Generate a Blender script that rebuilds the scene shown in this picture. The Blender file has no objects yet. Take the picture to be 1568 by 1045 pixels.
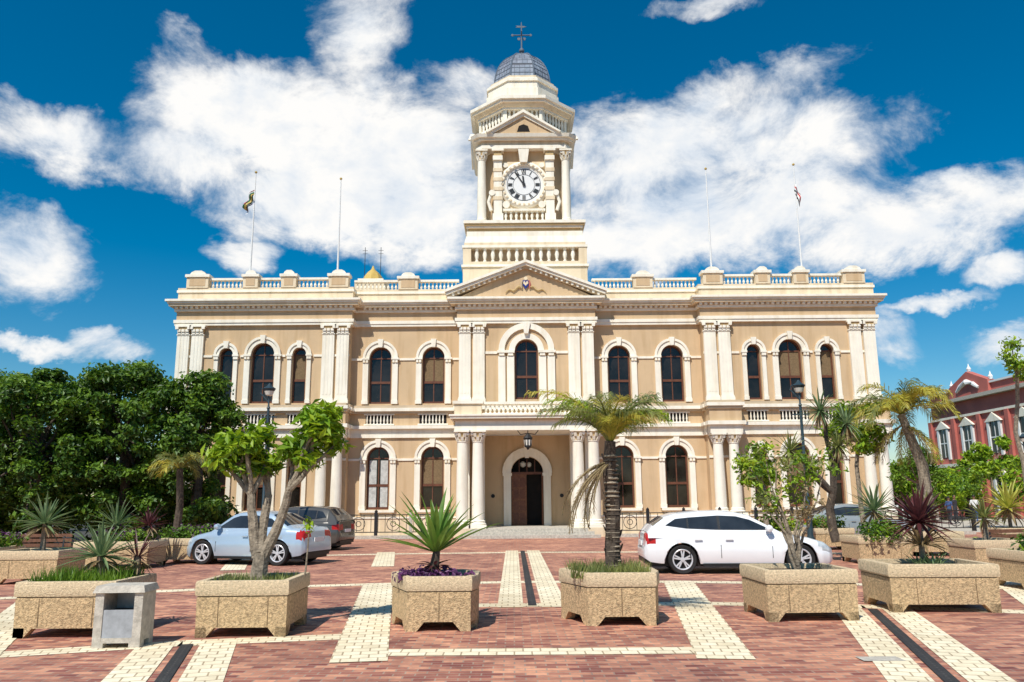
import bpy, bmesh, math, random
from math import sin, cos, pi, radians, atan, atan2, sqrt, tan
from mathutils import Vector, Matrix
R = random.Random(7)
scene = bpy.context.scene
scene.view_settings.view_transform = 'Standard'
scene.view_settings.look = 'None'
scene.view_settings.exposure = 0

# ------------------------------------------------------------ materials
def newmat(name):
    m = bpy.data.materials.new(name); m.use_nodes = True
    nt = m.node_tree
    return m, nt, nt.nodes["Principled BSDF"]

def mat(name, col, rough=0.7, var=0.12, scale=1.5, bump=0.0, bscale=20, metal=0.0, spec=0.4, col2=None, coat=0.0, streak=0.0):
    m, nt, p = newmat(name)
    tc = nt.nodes.new('ShaderNodeTexCoord')
    n = nt.nodes.new('ShaderNodeTexNoise'); n.inputs['Scale'].default_value = scale
    n.inputs['Detail'].default_value = 5; n.inputs['Roughness'].default_value = 0.65
    nt.links.new(tc.outputs['Object'], n.inputs['Vector'])
    r = nt.nodes.new('ShaderNodeValToRGB')
    c2 = col2 if col2 else [c*(1-var*1.6) for c in col]
    c1 = [min(1, c*(1+var*0.5)) for c in col]
    r.color_ramp.elements[0].position = 0.33; r.color_ramp.elements[0].color = (*c2, 1)
    r.color_ramp.elements[1].position = 0.66; r.color_ramp.elements[1].color = (*c1, 1)
    nt.links.new(n.outputs['Fac'], r.inputs['Fac'])
    colout = r.outputs['Color']
    if streak:
        mp = nt.nodes.new('ShaderNodeMapping'); mp.inputs['Scale'].default_value = (3.5, 3.5, .35)
        nt.links.new(tc.outputs['Object'], mp.inputs['Vector'])
        n3 = nt.nodes.new('ShaderNodeTexNoise'); n3.inputs['Scale'].default_value = 1.0; n3.inputs['Detail'].default_value = 5
        nt.links.new(mp.outputs[0], n3.inputs['Vector'])
        r3 = nt.nodes.new('ShaderNodeValToRGB')
        k = 1-streak
        r3.color_ramp.elements[0].position = .34; r3.color_ramp.elements[0].color = (k, k*.97, k*.92, 1)
        r3.color_ramp.elements[1].position = .52; r3.color_ramp.elements[1].color = (1, 1, 1, 1)
        nt.links.new(n3.outputs['Fac'], r3.inputs['Fac'])
        mx = nt.nodes.new('ShaderNodeMixRGB'); mx.blend_type = 'MULTIPLY'; mx.inputs[0].default_value = 1
        nt.links.new(colout, mx.inputs[1]); nt.links.new(r3.outputs['Color'], mx.inputs[2]); colout = mx.outputs[0]
    nt.links.new(colout, p.inputs['Base Color'])
    p.inputs['Roughness'].default_value = rough
    p.inputs['Metallic'].default_value = metal
    p.inputs['Specular IOR Level'].default_value = spec
    if coat: p.inputs['Coat Weight'].default_value = coat
    if bump:
        n2 = nt.nodes.new('ShaderNodeTexNoise'); n2.inputs['Scale'].default_value = bscale
        n2.inputs['Detail'].default_value = 3
        nt.links.new(tc.outputs['Object'], n2.inputs['Vector'])
        b = nt.nodes.new('ShaderNodeBump'); b.inputs['Strength'].default_value = bump
        b.inputs['Distance'].default_value = 0.02
        nt.links.new(n2.outputs['Fac'], b.inputs['Height'])
        nt.links.new(b.outputs['Normal'], p.inputs['Normal'])
    return m

def leafmat(name, c1, c2, scale=1.2):
    m, nt, p = newmat(name)
    tc = nt.nodes.new('ShaderNodeTexCoord')
    n = nt.nodes.new('ShaderNodeTexNoise'); n.inputs['Scale'].default_value = scale
    n.inputs['Detail'].default_value = 3
    nt.links.new(tc.outputs['Object'], n.inputs['Vector'])
    r = nt.nodes.new('ShaderNodeValToRGB')
    r.color_ramp.elements[0].position = 0.35; r.color_ramp.elements[0].color = (*c1, 1)
    r.color_ramp.elements[1].position = 0.65; r.color_ramp.elements[1].color = (*c2, 1)
    nt.links.new(n.outputs['Fac'], r.inputs['Fac'])
    nt.links.new(r.outputs['Color'], p.inputs['Base Color'])
    p.inputs['Roughness'].default_value = 0.5
    t = nt.nodes.new('ShaderNodeBsdfTranslucent')
    nt.links.new(r.outputs['Color'], t.inputs['Color'])
    mx = nt.nodes.new('ShaderNodeMixShader'); mx.inputs[0].default_value = 0.35
    out = nt.nodes['Material Output']
    nt.links.new(p.outputs[0], mx.inputs[1]); nt.links.new(t.outputs[0], mx.inputs[2])
    nt.links.new(mx.outputs[0], out.inputs['Surface'])
    return m

def brickmat(name, c1, c2, mortar, bw, rh, ms, rot=0, bias=0.0, rough=0.75, offset=0.5, patch=None, bump=.4):
    m, nt, p = newmat(name)
    tc = nt.nodes.new('ShaderNodeTexCoord')
    mp = nt.nodes.new('ShaderNodeMapping'); mp.inputs['Rotation'].default_value[2] = rot
    nt.links.new(tc.outputs['Object'], mp.inputs['Vector'])
    b = nt.nodes.new('ShaderNodeTexBrick')
    b.inputs['Scale'].default_value = 1.0
    b.inputs['Brick Width'].default_value = bw; b.inputs['Row Height'].default_value = rh
    b.inputs['Mortar Size'].default_value = ms; b.inputs['Bias'].default_value = bias
    b.inputs['Mortar Smooth'].default_value = 0.2
    b.offset = offset
    b.inputs['Color1'].default_value = (*c1, 1); b.inputs['Color2'].default_value = (*c2, 1)
    b.inputs['Mortar'].default_value = (*mortar, 1)
    nt.links.new(mp.outputs[0], b.inputs['Vector'])
    last = b.outputs['Color']
    pa = patch or (0.60, 0.55, 0.60)
    for sc_, lo, hi, cc in ((0.45, .36, .6, pa), (6.0, .35, .6, tuple(min(1, .45+.5*v+.05) for v in pa))):
        n = nt.nodes.new('ShaderNodeTexNoise'); n.inputs['Scale'].default_value = sc_
        n.inputs['Detail'].default_value = 6; n.inputs['Roughness'].default_value = 0.7
        nt.links.new(tc.outputs['Object'], n.inputs['Vector'])
        r = nt.nodes.new('ShaderNodeValToRGB')
        r.color_ramp.elements[0].position = lo; r.color_ramp.elements[0].color = (*cc, 1)
        r.color_ramp.elements[1].position = hi; r.color_ramp.elements[1].color = (1.08, 1.08, 1.08, 1)
        nt.links.new(n.outputs['Fac'], r.inputs['Fac'])
        mx = nt.nodes.new('ShaderNodeMixRGB'); mx.blend_type = 'MULTIPLY'; mx.inputs[0].default_value = 1
        nt.links.new(last, mx.inputs[1]); nt.links.new(r.outputs['Color'], mx.inputs[2]); last = mx.outputs[0]
    nt.links.new(last, p.inputs['Base Color'])
    p.inputs['Roughness'].default_value = rough
    bp = nt.nodes.new('ShaderNodeBump'); bp.inputs['Strength'].default_value = bump; bp.inputs['Distance'].default_value = 0.01
    bp.invert = True
    nt.links.new(b.outputs['Fac'], bp.inputs['Height'])
    nt.links.new(bp.outputs['Normal'], p.inputs['Normal'])
    return m

M = {}
M['tan'] = mat('tan_render', (0.62, 0.445, 0.265), 0.85, 0.05, 0.7, streak=.10)
M['trim'] = mat('cream_trim', (0.90, 0.84, 0.71), 0.7, 0.05, 1.5, streak=.09)
M['stone'] = mat('beige_stone', (0.80, 0.66, 0.46), 0.8, 0.07, 1.2, streak=.14)
M['ochre'] = mat('ochre_band', (0.55, 0.39, 0.19), 0.8, 0.08, 1.2)
M['greyband'] = mat('beige_grey_moulding', (0.56, 0.44, 0.30), 0.8, 0.1, 1.2)  # plain beige-grey moulding colour, darker than the cream trim
M['glass'] = mat('window_glass', (0.022, 0.018, 0.015), 0.07, 0.5, 0.6, spec=0.45)
M['frame'] = mat('brown_frame', (0.15, 0.055, 0.028), 0.5, 0.2, 5)
M['door'] = mat('door_wood', (0.20, 0.075, 0.03), 0.45, 0.3, 6)
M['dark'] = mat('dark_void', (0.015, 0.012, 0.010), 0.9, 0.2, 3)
M['curtain'] = mat('curtain_cloth', (0.55, 0.55, 0.52), 0.9, 0.2, 6)
M['slate'] = brickmat('slate_tiles', (0.22, 0.27, 0.33), (0.32, 0.37, 0.43), (0.08, 0.09, 0.11), 0.3, 0.2, 0.012)
M['rib'] = mat('lead_rib', (0.12, 0.15, 0.19), 0.6, 0.1, 4)
M['iron'] = mat('black_iron', (0.02, 0.02, 0.022), 0.5, 0.2, 8)
M['white'] = mat('white_paint', (0.8, 0.8, 0.78), 0.5, 0.03, 3)
M['black'] = mat('black_paint', (0.015, 0.015, 0.015), 0.5, 0.1, 3)
M['lamp'] = mat('lamp_post_paint', (0.03, 0.055, 0.07), 0.45, 0.2, 5)
M['lampglass'] = mat('lantern_glass', (0.7, 0.68, 0.6), 0.2, 0.05, 5)
M['gold'] = mat('gilt', (0.6, 0.42, 0.12), 0.4, 0.1, 5)
M['conc'] = mat('exposed_aggregate', (0.66, 0.47, 0.26), 0.95, 0.34, 30, bump=1.0, bscale=60)
M['concrim'] = mat('planter_rim', (0.74, 0.58, 0.37), 0.95, 0.24, 30, bump=0.8, bscale=70)
M['joint'] = mat('dark_joint', (0.22, 0.15, 0.08), 1, 0.2, 20)  # dark brown, used for planter joints and window blinds
M['greyconc'] = mat('grey_concrete', (0.55, 0.50, 0.42), 0.9, 0.2, 12, bump=0.5, bscale=60)
M['steel'] = mat('stainless', (0.42, 0.45, 0.47), 0.35, 0.15, 8, metal=0.2)
M['soil'] = mat('soil', (0.07, 0.045, 0.03), 1, 0.3, 12, bump=0.6)
M['wood'] = mat('bench_wood', (0.20, 0.09, 0.05), .7, .25, 10)
M['bark'] = mat('bark', (0.32, 0.26, 0.19), 0.95, 0.35, 14, bump=1, bscale=30)
M['barkd'] = mat('dark_bark', (0.10, 0.075, 0.055), 0.95, 0.35, 9, bump=1, bscale=25)
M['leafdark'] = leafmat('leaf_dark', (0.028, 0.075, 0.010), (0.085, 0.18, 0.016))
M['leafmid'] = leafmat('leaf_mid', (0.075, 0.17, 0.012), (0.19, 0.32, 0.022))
M['leafbright'] = leafmat('leaf_bright', (0.16, 0.31, 0.012), (0.40, 0.52, 0.02), 3)
M['leafyellow'] = leafmat('leaf_yellow', (0.36, 0.36, 0.04), (0.62, 0.52, 0.08), 3)
M['leafolive'] = leafmat('leaf_olive', (0.13, 0.17, 0.05), (0.34, 0.36, 0.10), 3)
M['agave'] = leafmat('agave_leaf', (0.09, 0.17, 0.06), (0.26, 0.35, 0.16), 3)
M['yucca'] = leafmat('yucca_leaf', (0.09, 0.20, 0.03), (0.24, 0.38, 0.06), 3)
M['maroon'] = leafmat('maroon_leaf', (0.05, 0.014, 0.02), (0.15, 0.045, 0.045), 3)
M['brownleaf'] = leafmat('dry_leaf', (0.24, 0.17, 0.08), (0.42, 0.32, 0.17), 3)
M['purple'] = leafmat('purple_leaf', (0.09, 0.02, 0.10), (0.26, 0.09, 0.24), 5)
M['yellowagave'] = leafmat('yellow_agave', (0.35, 0.40, 0.05), (0.66, 0.62, 0.14), 3)
M['brick'] = brickmat('brick_paving', (0.27, 0.075, 0.055), (0.74, 0.35, 0.20), (0.40, 0.28, 0.20), 0.22, 0.11, 0.009)
M['cream'] = brickmat('cream_pavers', (0.78, 0.67, 0.46), (0.88, 0.79, 0.58), (0.42, 0.32, 0.20), 0.2, 0.2, 0.010, patch=(0.82, 0.79, 0.75))
M['grate'] = brickmat('drain_grate', (0.015, 0.015, 0.015), (0.02, 0.02, 0.02), (0.06, 0.055, 0.05), 0.2, 0.05, 0.012)
M['asphalt'] = mat('asphalt', (0.07, 0.068, 0.065), 0.95, 0.25, 2, bump=0.3, bscale=60)
M['redwall'] = mat('red_wall', (0.52, 0.15, 0.12), 0.85, 0.12, 0.5)
M['carwhite'] = mat('white_car_paint', (0.80, 0.81, 0.82), 0.22, 0.02, 2, coat=0.6)
M['carsilver'] = mat('silver_car_paint', (0.45, 0.56, 0.66), 0.25, 0.03, 2, metal=0.3, coat=0.6)
M['cardark'] = mat('dark_car_paint', (0.10, 0.095, 0.085), 0.22, 0.05, 2, metal=0.3, coat=0.7)
M['cargrey'] = mat('grey_car_paint', (0.35, 0.38, 0.38), 0.25, 0.05, 2, metal=0.3, coat=0.6)
M['carglass'] = mat('car_glass', (0.03, 0.035, 0.04), 0.04, 0.3, 1.5, spec=0.7)
M['tyre'] = mat('tyre', (0.02, 0.02, 0.02), 0.85, 0.2, 9)
M['alloy'] = mat('alloy', (0.66, 0.67, 0.69), 0.35, 0.05, 9, metal=0.3)
M['redlight'] = mat('tail_light', (0.5, 0.02, 0.02), 0.2, 0.1, 9)
M['headlight'] = mat('head_light', (0.55, 0.6, 0.62), 0.1, 0.2, 9, spec=0.8)
M['skin'] = mat('skin', (0.25, 0.13, 0.08), 0.6, 0.1, 9)
M['bluecloth'] = mat('blue_cloth', (0.05, 0.10, 0.25), 0.9, 0.15, 9)
M['whitecloth'] = mat('white_cloth', (0.7, 0.7, 0.7), 0.9, 0.1, 9)
M['darkcloth'] = mat('dark_cloth', (0.04, 0.04, 0.05), 0.9, 0.15, 9)
M['flaggreen'] = mat('flag_green', (0.01, 0.16, 0.07), 0.8, 0.1, 9)
M['flagred'] = mat('flag_red', (0.5, 0.03, 0.03), 0.8, 0.1, 9)
M['flagblue'] = mat('flag_blue', (0.02, 0.04, 0.25), 0.8, 0.1, 9)

# ------------------------------------------------------------ builder
class B:
    def __init__(s, name, loc=(0, 0, 0), rz=0):
        s.name = name; s.loc = loc; s.rz = rz; s.parts = {}; s.leafy = set()
    def add(s, part, m, vs, fs):
        key = (part, m)
        if key not in s.parts: s.parts[key] = ([], [])
        V, F = s.parts[key]; o = len(V)
        V.extend(vs); F.extend([tuple(i+o for i in f) for f in fs])
    def box(s, part, m, x0, x1, y0, y1, z0, z1):
        vs = [(x0,y0,z0),(x1,y0,z0),(x1,y1,z0),(x0,y1,z0),(x0,y0,z1),(x1,y0,z1),(x1,y1,z1),(x0,y1,z1)]
        s.add(part, m, vs, [(0,3,2,1),(4,5,6,7),(0,1,5,4),(1,2,6,5),(2,3,7,6),(3,0,4,7)])
    def obox(s, part, m, c, a, b, d):
        c, a, b, d = Vector(c), Vector(a), Vector(b), Vector(d)
        vs = [c-a-b-d, c+a-b-d, c+a+b-d, c-a+b-d, c-a-b+d, c+a-b+d, c+a+b+d, c-a+b+d]
        s.add(part, m, [tuple(v) for v in vs], [(0,3,2,1),(4,5,6,7),(0,1,5,4),(1,2,6,5),(2,3,7,6),(3,0,4,7)])
    def prism_y(s, part, m, pts, y0, y1):
        n = len(pts)
        vs = [(x, y0, z) for x, z in pts] + [(x, y1, z) for x, z in pts]
        fs = [tuple(range(n)), tuple(range(2*n-1, n-1, -1))] + [(i, (i+1) % n, (i+1) % n+n, i+n) for i in range(n)]
        s.add(part, m, vs, fs)
    def prism_z(s, part, m, pts, z0, z1, pts2=None):
        n = len(pts); p2 = pts2 or pts
        vs = [(x, y, z0) for x, y in pts] + [(x, y, z1) for x, y in p2]
        fs = [tuple(range(n)), tuple(range(2*n-1, n-1, -1))] + [(i, (i+1) % n, (i+1) % n+n, i+n) for i in range(n)]
        s.add(part, m, vs, fs)
    def lathe(s, part, m, prof, c, n=12, axis='z', a0=0.0, cap=True):
        vs, fs = [], []
        for r, h in prof:
            for i in range(n):
                a = a0 + 2*pi*i/n
                u, v = r*cos(a), r*sin(a)
                if axis == 'z': vs.append((c[0]+u, c[1]+v, c[2]+h))
                elif axis == 'y': vs.append((c[0]+u, c[1]+h, c[2]+v))
                else: vs.append((c[0]+h, c[1]+u, c[2]+v))
        k = len(prof)
        for j in range(k-1):
            for i in range(n):
                fs.append((j*n+i, j*n+(i+1) % n, (j+1)*n+(i+1) % n, (j+1)*n+i))
        if cap:
            fs.append(tuple(range(n))); fs.append(tuple((k-1)*n+i for i in range(n)))
        s.add(part, m, vs, fs)
    def tube(s, part, m, pts, rad, n=7):
        pts = [Vector(p) for p in pts]; vs, fs = [], []
        for j, p in enumerate(pts):
            t = (pts[min(j+1, len(pts)-1)] - pts[max(j-1, 0)])
            t = t.normalized() if t.length > 1e-6 else Vector((0, 0, 1))
            u = t.cross(Vector((0.13, 0.99, 0.05))).normalized(); v = t.cross(u)
            r = rad[j] if isinstance(rad, (list, tuple)) else rad
            for i in range(n):
                a = 2*pi*i/n; q = p + u*(r*cos(a)) + v*(r*sin(a)); vs.append(tuple(q))
        for j in range(len(pts)-1):
            for i in range(n):
                fs.append((j*n+i, j*n+(i+1) % n, (j+1)*n+(i+1) % n, (j+1)*n+i))
        fs.append(tuple(range(n))); fs.append(tuple((len(pts)-1)*n+i for i in range(n)))
        s.add(part, m, vs, fs)
    def finish(s, ang=35):
        e = bpy.data.objects.new(s.name, None); e.empty_display_size = 0.2
        scene.collection.objects.link(e); e.location = s.loc; e.rotation_euler = (0, 0, s.rz)
        for (part, m), (V, F) in s.parts.items():
            me = bpy.data.meshes.new(part); me.from_pydata(V, [], F)
            me.materials.append(M[m])
            if part not in s.leafy:
                bm = bmesh.new(); bm.from_mesh(me)
                bmesh.ops.recalc_face_normals(bm, faces=bm.faces); bm.to_mesh(me); bm.free()
                me.shade_smooth()
                me.set_sharp_from_angle(angle=radians(ang))
            o = bpy.data.objects.new(part, me); scene.collection.objects.link(o); o.parent = e
        return e

# ------------------------------------------------------------ CITY HALL
H = B('city_hall', (0.72, 40, 0))

def wall_open(part, m, x0, x1, z0, z1, y, depth, ops):
    vs, fs = [], []
    def q(*p):
        o = len(vs); vs.extend(p); fs.append((o, o+1, o+2, o+3))
    cur = x0; N = 14
    for xc, hw, zb, zs in sorted(ops):
        q((cur, y, z0), (xc-hw, y, z0), (xc-hw, y, z1), (cur, y, z1))
        q((xc-hw, y, z0), (xc+hw, y, z0), (xc+hw, y, zb), (xc-hw, y, zb))
        P = [(xc-hw*cos(pi*i/N), zs+hw*sin(pi*i/N)) for i in range(N+1)]
        for i in range(N):
            a, b_ = P[i], P[i+1]
            q((a[0], y, a[1]), (b_[0], y, b_[1]), (b_[0], y, z1), (a[0], y, z1))
            q((a[0], y, a[1]), (b_[0], y, b_[1]), (b_[0], y+depth, b_[1]), (a[0], y+depth, a[1]))
        for xx in (xc-hw, xc+hw):
            q((xx, y, zb), (xx, y, zs), (xx, y+depth, zs), (xx, y+depth, zb))
        q((xc-hw, y, zb), (xc+hw, y, zb), (xc+hw, y+depth, zb), (xc-hw, y+depth, zb))
        cur = xc+hw
    q((cur, y, z0), (x1, y, z0), (x1, y, z1), (cur, y, z1))
    H.add(part, m, vs, fs)
    H.leafy.add(part)

def arch_ring(part, m, xc, zs, ri, ro, y0, y1, N=16, b=None):
    b = b or H
    vs, fs = [], []
    for i in range(N+1):
        a = pi*i/N
        for r in (ri, ro):
            for y in (y0, y1):
                vs.append((xc-r*cos(a), y, zs+r*sin(a)))
    for i in range(N):
        o = i*4; p = o+4
        fs += [(o, o+2, p+2, p), (o+2, o+3, p+3, p+2), (o, o+1, p+1, p), (o+1, o+3, p+3, p+1)]
    fs += [(0, 1, 3, 2), (N*4, N*4+1, N*4+3, N*4+2)]
    b.add(part, m, vs, fs)

def window(xc, hw, zb, zs, y, curtain=False):
    g = y+0.24; N = 12
    pts = [(xc-hw, zb), (xc+hw, zb)] + [(xc+hw*cos(pi*i/N), zs+hw*sin(pi*i/N)) for i in range(N+1)]
    H.prism_y('window_glass', 'glass', pts, g, g+0.03)
    f = 0.08
    H.box('window_frames', 'frame', xc-hw, xc-hw+f, g-0.06, g-0.002, zb, zs)
    H.box('window_frames', 'frame', xc+hw-f, xc+hw, g-0.06, g-0.002, zb, zs)
    H.box('window_frames', 'frame', xc-hw+f, xc+hw-f, g-0.062, g-0.002, zb, zb+0.11)
    mz = zb+(zs-zb)*0.47
    H.box('window_frames', 'frame', xc-hw+f, xc+hw-f, g-0.058, g-0.002, mz-0.06, mz+0.06)
    if hw > 0.45:
        H.box('window_frames', 'frame', xc-0.025, xc+0.025, g-0.035, g-0.002, zb+0.1, zs+hw-0.05)
    H.box('window_frames', 'frame', xc-hw+f, xc+hw-f, g-0.05, g-0.002, zs-0.03, zs+0.03)
    arch_ring('window_frames', 'frame', xc, zs, hw-f, hw, g-0.06, g-0.002)
    k = R.random()
    if curtain:
        for sx in (-1, 1):
            H.box('curtains', 'curtain', min(xc+sx*0.1, xc+sx*(hw-f-0.02)), max(xc+sx*0.1, xc+sx*(hw-f-0.02)), g-0.03, g-0.004, zb+0.12, zs-0.1)
    elif k < .35:
        H.box('blinds', 'joint', xc-hw+f, xc+hw-f, g-0.012, g-0.004, mz+.06, zs-.03)

def pilaster(x0, x1, y, z0, z1, part='pilasters', proj=0.14, caph=0.45):
    xm = (x0+x1)/2; w = (x1-x0)/2
    H.box(part, 'trim', x0, x1, y-proj, y, z0+0.3, z1-caph)
    H.box(part, 'trim', x0-0.05, x1+0.05, y-proj-0.05, y, z0, z0+0.22)
    H.box(part, 'trim', x0-0.025, x1+0.025, y-proj-0.025, y, z0+0.22, z0+0.3)
    for fx in (-0.55, 0, 0.55):
        H.box(part, 'trim', xm+fx*w-0.045, xm+fx*w+0.045, y-proj-0.012, y-proj, z0+0.5, z1-caph-0.1)
    zc = z1-caph
    H.box('capitals', 'trim', x0-0.03, x1+0.03, y-proj-0.03, y, zc-0.05, zc)
    nlev = 3
    for k in range(nlev):
        za = zc+(caph-0.08)*k/nlev; zb = zc+(caph-0.08)*(k+1)/nlev-0.015
        ex = 0.0+0.045*k
        H.box('capitals', 'ochre', x0+0.03-ex*0.6, x1-0.03+ex*0.6, y-proj+0.03-ex, y, za, zb+0.015)
        n = 3 if k < 2 else 2
        for i in range(n):
            cx = x0+(x1-x0)*(i+0.5)/n if n == 3 else (x0 if i == 0 else x1)
            H.prism_y('capitals', 'trim', [(cx-0.075, za), (cx+0.075, za), (cx+0.085, zb), (cx, zb+0.03), (cx-0.085, zb)], y-proj-0.055-ex, y-proj+0.04-ex)
    H.box('capitals', 'trim', x0-0.10, x1+0.10, y-proj-0.12, y, z1-0.08, z1)

def column(x, y, z0, z1, r, part='columns', caph=0.5, n=16):
    H.box(part, 'trim', x-r*1.4, x+r*1.4, y-r*1.4, y+r*1.4, z0, z0+0.14)
    prof = [(r*1.32, 0.14), (r*1.35, 0.2), (r*1.15, 0.26), (r*1.2, 0.32), (r, 0.37), (r, (z1-z0)*0.35), (r*0.86, z1-z0-caph), (r*0.97, z1-z0-caph+0.02), (r*0.97, z1-z0-caph+0.05), (r*0.84, z1-z0-caph+0.06)]
    H.lathe(part, 'trim', prof, (x, y, z0), n)
    zc = z1-caph+0.05
    H.lathe('capitals', 'ochre', [(r*0.85, 0), (r*0.95, caph*0.4), (r*1.25, caph-0.12)], (x, y, zc), n)
    for k in range(2):
        for i in range(8):
            a = 2*pi*(i+0.5*k)/8; rr = r*(0.98+0.16*k)
            c = (x+rr*cos(a), y+rr*sin(a), zc+(caph-0.1)*(0.22+0.38*k))
            H.obox('capitals', 'trim', c, (0.035*cos(a), 0.035*sin(a), 0.01), (-r*0.24*sin(a), r*0.24*cos(a), 0), (0.03*cos(a), 0.03*sin(a), caph*0.15))
    for i in range(4):
        a = pi/4+pi/2*i
        H.lathe('capitals', 'trim', [(0.001, -0.04), (0.08, -0.04), (0.08, 0.04), (0.001, 0.04)], (x+r*1.3*cos(a), y+r*1.3*sin(a), z1-0.15), 8, 'y')
    H.box('capitals', 'trim', x-r*1.35, x+r*1.35, y-r*1.35, y+r*1.35, z1-0.08, z1)

def run(part, x0, x1, y, steps, eL, eR, back=0.35):
    for z0, z1, ov, m in steps:
        H.box(part, m, x0-eL*ov, x1+eR*ov, y-ov, y+back, z0, z1)

def dentils(x0, x1, y, z0, z1, sp=0.26, w=0.13, d=0.12):
    n = int((x1-x0)/sp); off = ((x1-x0)-n*sp)/2
    for i in range(n):
        a = x0+off+i*sp+(sp-w)/2
        H.box('dentils', 'trim', a, a+w, y-d, y, z0, z1)

def balusters(x0, x1, y, z0, z1, sp=0.22, r=0.065, part='balusters', b=None):
    b = b or H
    h = z1-z0; n = max(1, int((x1-x0)/sp)); off = ((x1-x0)-(n-1)*sp)/2
    prof = [(r*0.9, 0), (r*0.9, h*0.08), (r*0.5, h*0.12), (r*1.05, h*0.35), (r*0.55, h*0.68), (r*0.5, h*0.88), (r*0.9, h*0.92), (r*0.9, h)]
    for i in range(n):
        b.lathe(part, 'trim', prof, (x0+off+i*sp, y, z0), 7)

ZUB, ZUS = 6.5, 8.84
ZLB, ZLS = 1.28, 3.78
def trims(xc, hw, zb, zs, y, tr=0.30, pw=0.34):
    arch_ring('archivolts', 'trim', xc, zs, hw+0.005, hw+tr, y-0.10, y+0.01)
    arch_ring('archivolts', 'trim', xc, zs, hw+tr-0.09, hw+tr+0.03, y-0.15, y-0.098)
    H.prism_y('keystones', 'trim', [(xc-0.09, zs+hw-0.03), (xc+0.09, zs+hw-0.03), (xc+0.14, zs+hw+tr+0.09), (xc-0.14, zs+hw+tr+0.09)], y-0.21, y)
    for s_ in (-1, 1):
        a = xc+s_*(hw+0.02); c = xc+s_*(hw+0.02+pw); x0, x1 = min(a, c), max(a, c)
        H.box('window_piers', 'trim', x0+0.03, x1-0.03, y-0.10, y, zb-0.02, zs-0.26)
        H.box('window_piers', 'trim', x0+0.01, x1-0.01, y-0.13, y, zb-0.022, zb+0.16)
        H.box('window_piers', 'ochre', x0+0.02, x1-0.02, y-0.12, y, zs-0.26, zs-0.10)
        for i in range(2):
            cx = x0+(x1-x0)*(0.28+0.44*i)
            H.box('window_piers', 'trim', cx-0.055, cx+0.055, y-0.15, y, zs-0.25, zs-0.11)
        H.box('window_piers', 'trim', x0-0.02, x1+0.02, y-0.17, y, zs-0.10, zs-0.002)

def section(x0, x1, y, up, lo, curt=()):
    wall_open('walls', 'tan', x0, x1, 0, 5.0, y, 0.3, [(c, h, ZLB, zs) for c, h, zs in lo])
    wall_open('walls', 'tan', x0, x1, 5.0, 11.2, y, 0.3, [(c, h, ZUB, zs) for c, h, zs in up])
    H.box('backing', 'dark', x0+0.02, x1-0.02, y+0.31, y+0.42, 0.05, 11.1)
    for c, h, zs in lo:
        window(c, h, ZLB, zs, y, curtain=(round(c, 1) in curt)); trims(c, h, ZLB, zs, y, pw=0.34 if h > 0.45 else 0.26, tr=0.3 if h > .45 else .24)
        H.box('sills', 'trim', c-h-0.3, c+h+0.3, y-0.2, y, ZLB-0.14, ZLB-0.024)
        H.box('sill_aprons', 'stone', c-h-0.2, c+h+0.2, y-0.06, y, 0.95, ZLB-0.142)
    for c, h, zs in up:
        window(c, h, ZUB, zs, y); trims(c, h, ZUB, zs, y, pw=0.34 if h > 0.45 else 0.26, tr=0.3 if h > .45 else .24)
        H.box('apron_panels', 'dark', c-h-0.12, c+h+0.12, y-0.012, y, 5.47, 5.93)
        balusters(c-h-0.12, c+h+0.12, y-0.05, 5.48, 5.92, 0.17, 0.05)
        H.box('apron_panels', 'trim', c-h-0.2, c+h+0.2, y-0.09, y, 5.41, 5.478)
        H.box('apron_panels', 'trim', c-h-0.2, c+h+0.2, y-0.09, y, 5.922, 5.985)
    for ops in (lo, up):
        cur = x0
        for c, h, zs in sorted(ops)+[(x1+0.0, 0, ops[0][2])]:
            e = c-h-0.37 if h else x1
            if e-cur > 0.05:
                z = min(o[2] for o in ops)
                H.box('string_courses', 'trim', cur, e, y-0.05, y, z-0.13, z-0.02)
            cur = c+h+0.37
    H.box('plinth', 'stone', x0, x1, y-0.12, y, 0, 0.85)
    H.box('plinth', 'trim', x0, x1, y-0.16, y, 0.85, 0.93)

LOWB = [(4.78, 4.95, 0.10, 'trim'), (4.95, 5.22, 0.06, 'trim'), (5.22, 5.38, 0.24, 'trim')]
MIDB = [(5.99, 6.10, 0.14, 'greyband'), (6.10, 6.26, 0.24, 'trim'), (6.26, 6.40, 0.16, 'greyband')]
ARCH = [(10.45, 10.58, 0.16, 'trim'), (10.58, 10.74, 0.2, 'trim'), (10.74, 11.18, 0.10, 'tan')]
CORN = [(11.18, 11.30, 0.2, 'trim'), (11.42, 11.54, 0.42, 'stone'), (11.54, 11.64, 0.48, 'trim'), (11.64, 11.75, 0.56, 'trim')]
PARA = [(11.75, 12.18, 0.10, 'stone'), (12.18, 12.30, 0.16, 'trim'), (12.30, 12.42, 0.12, 'stone')]

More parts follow.
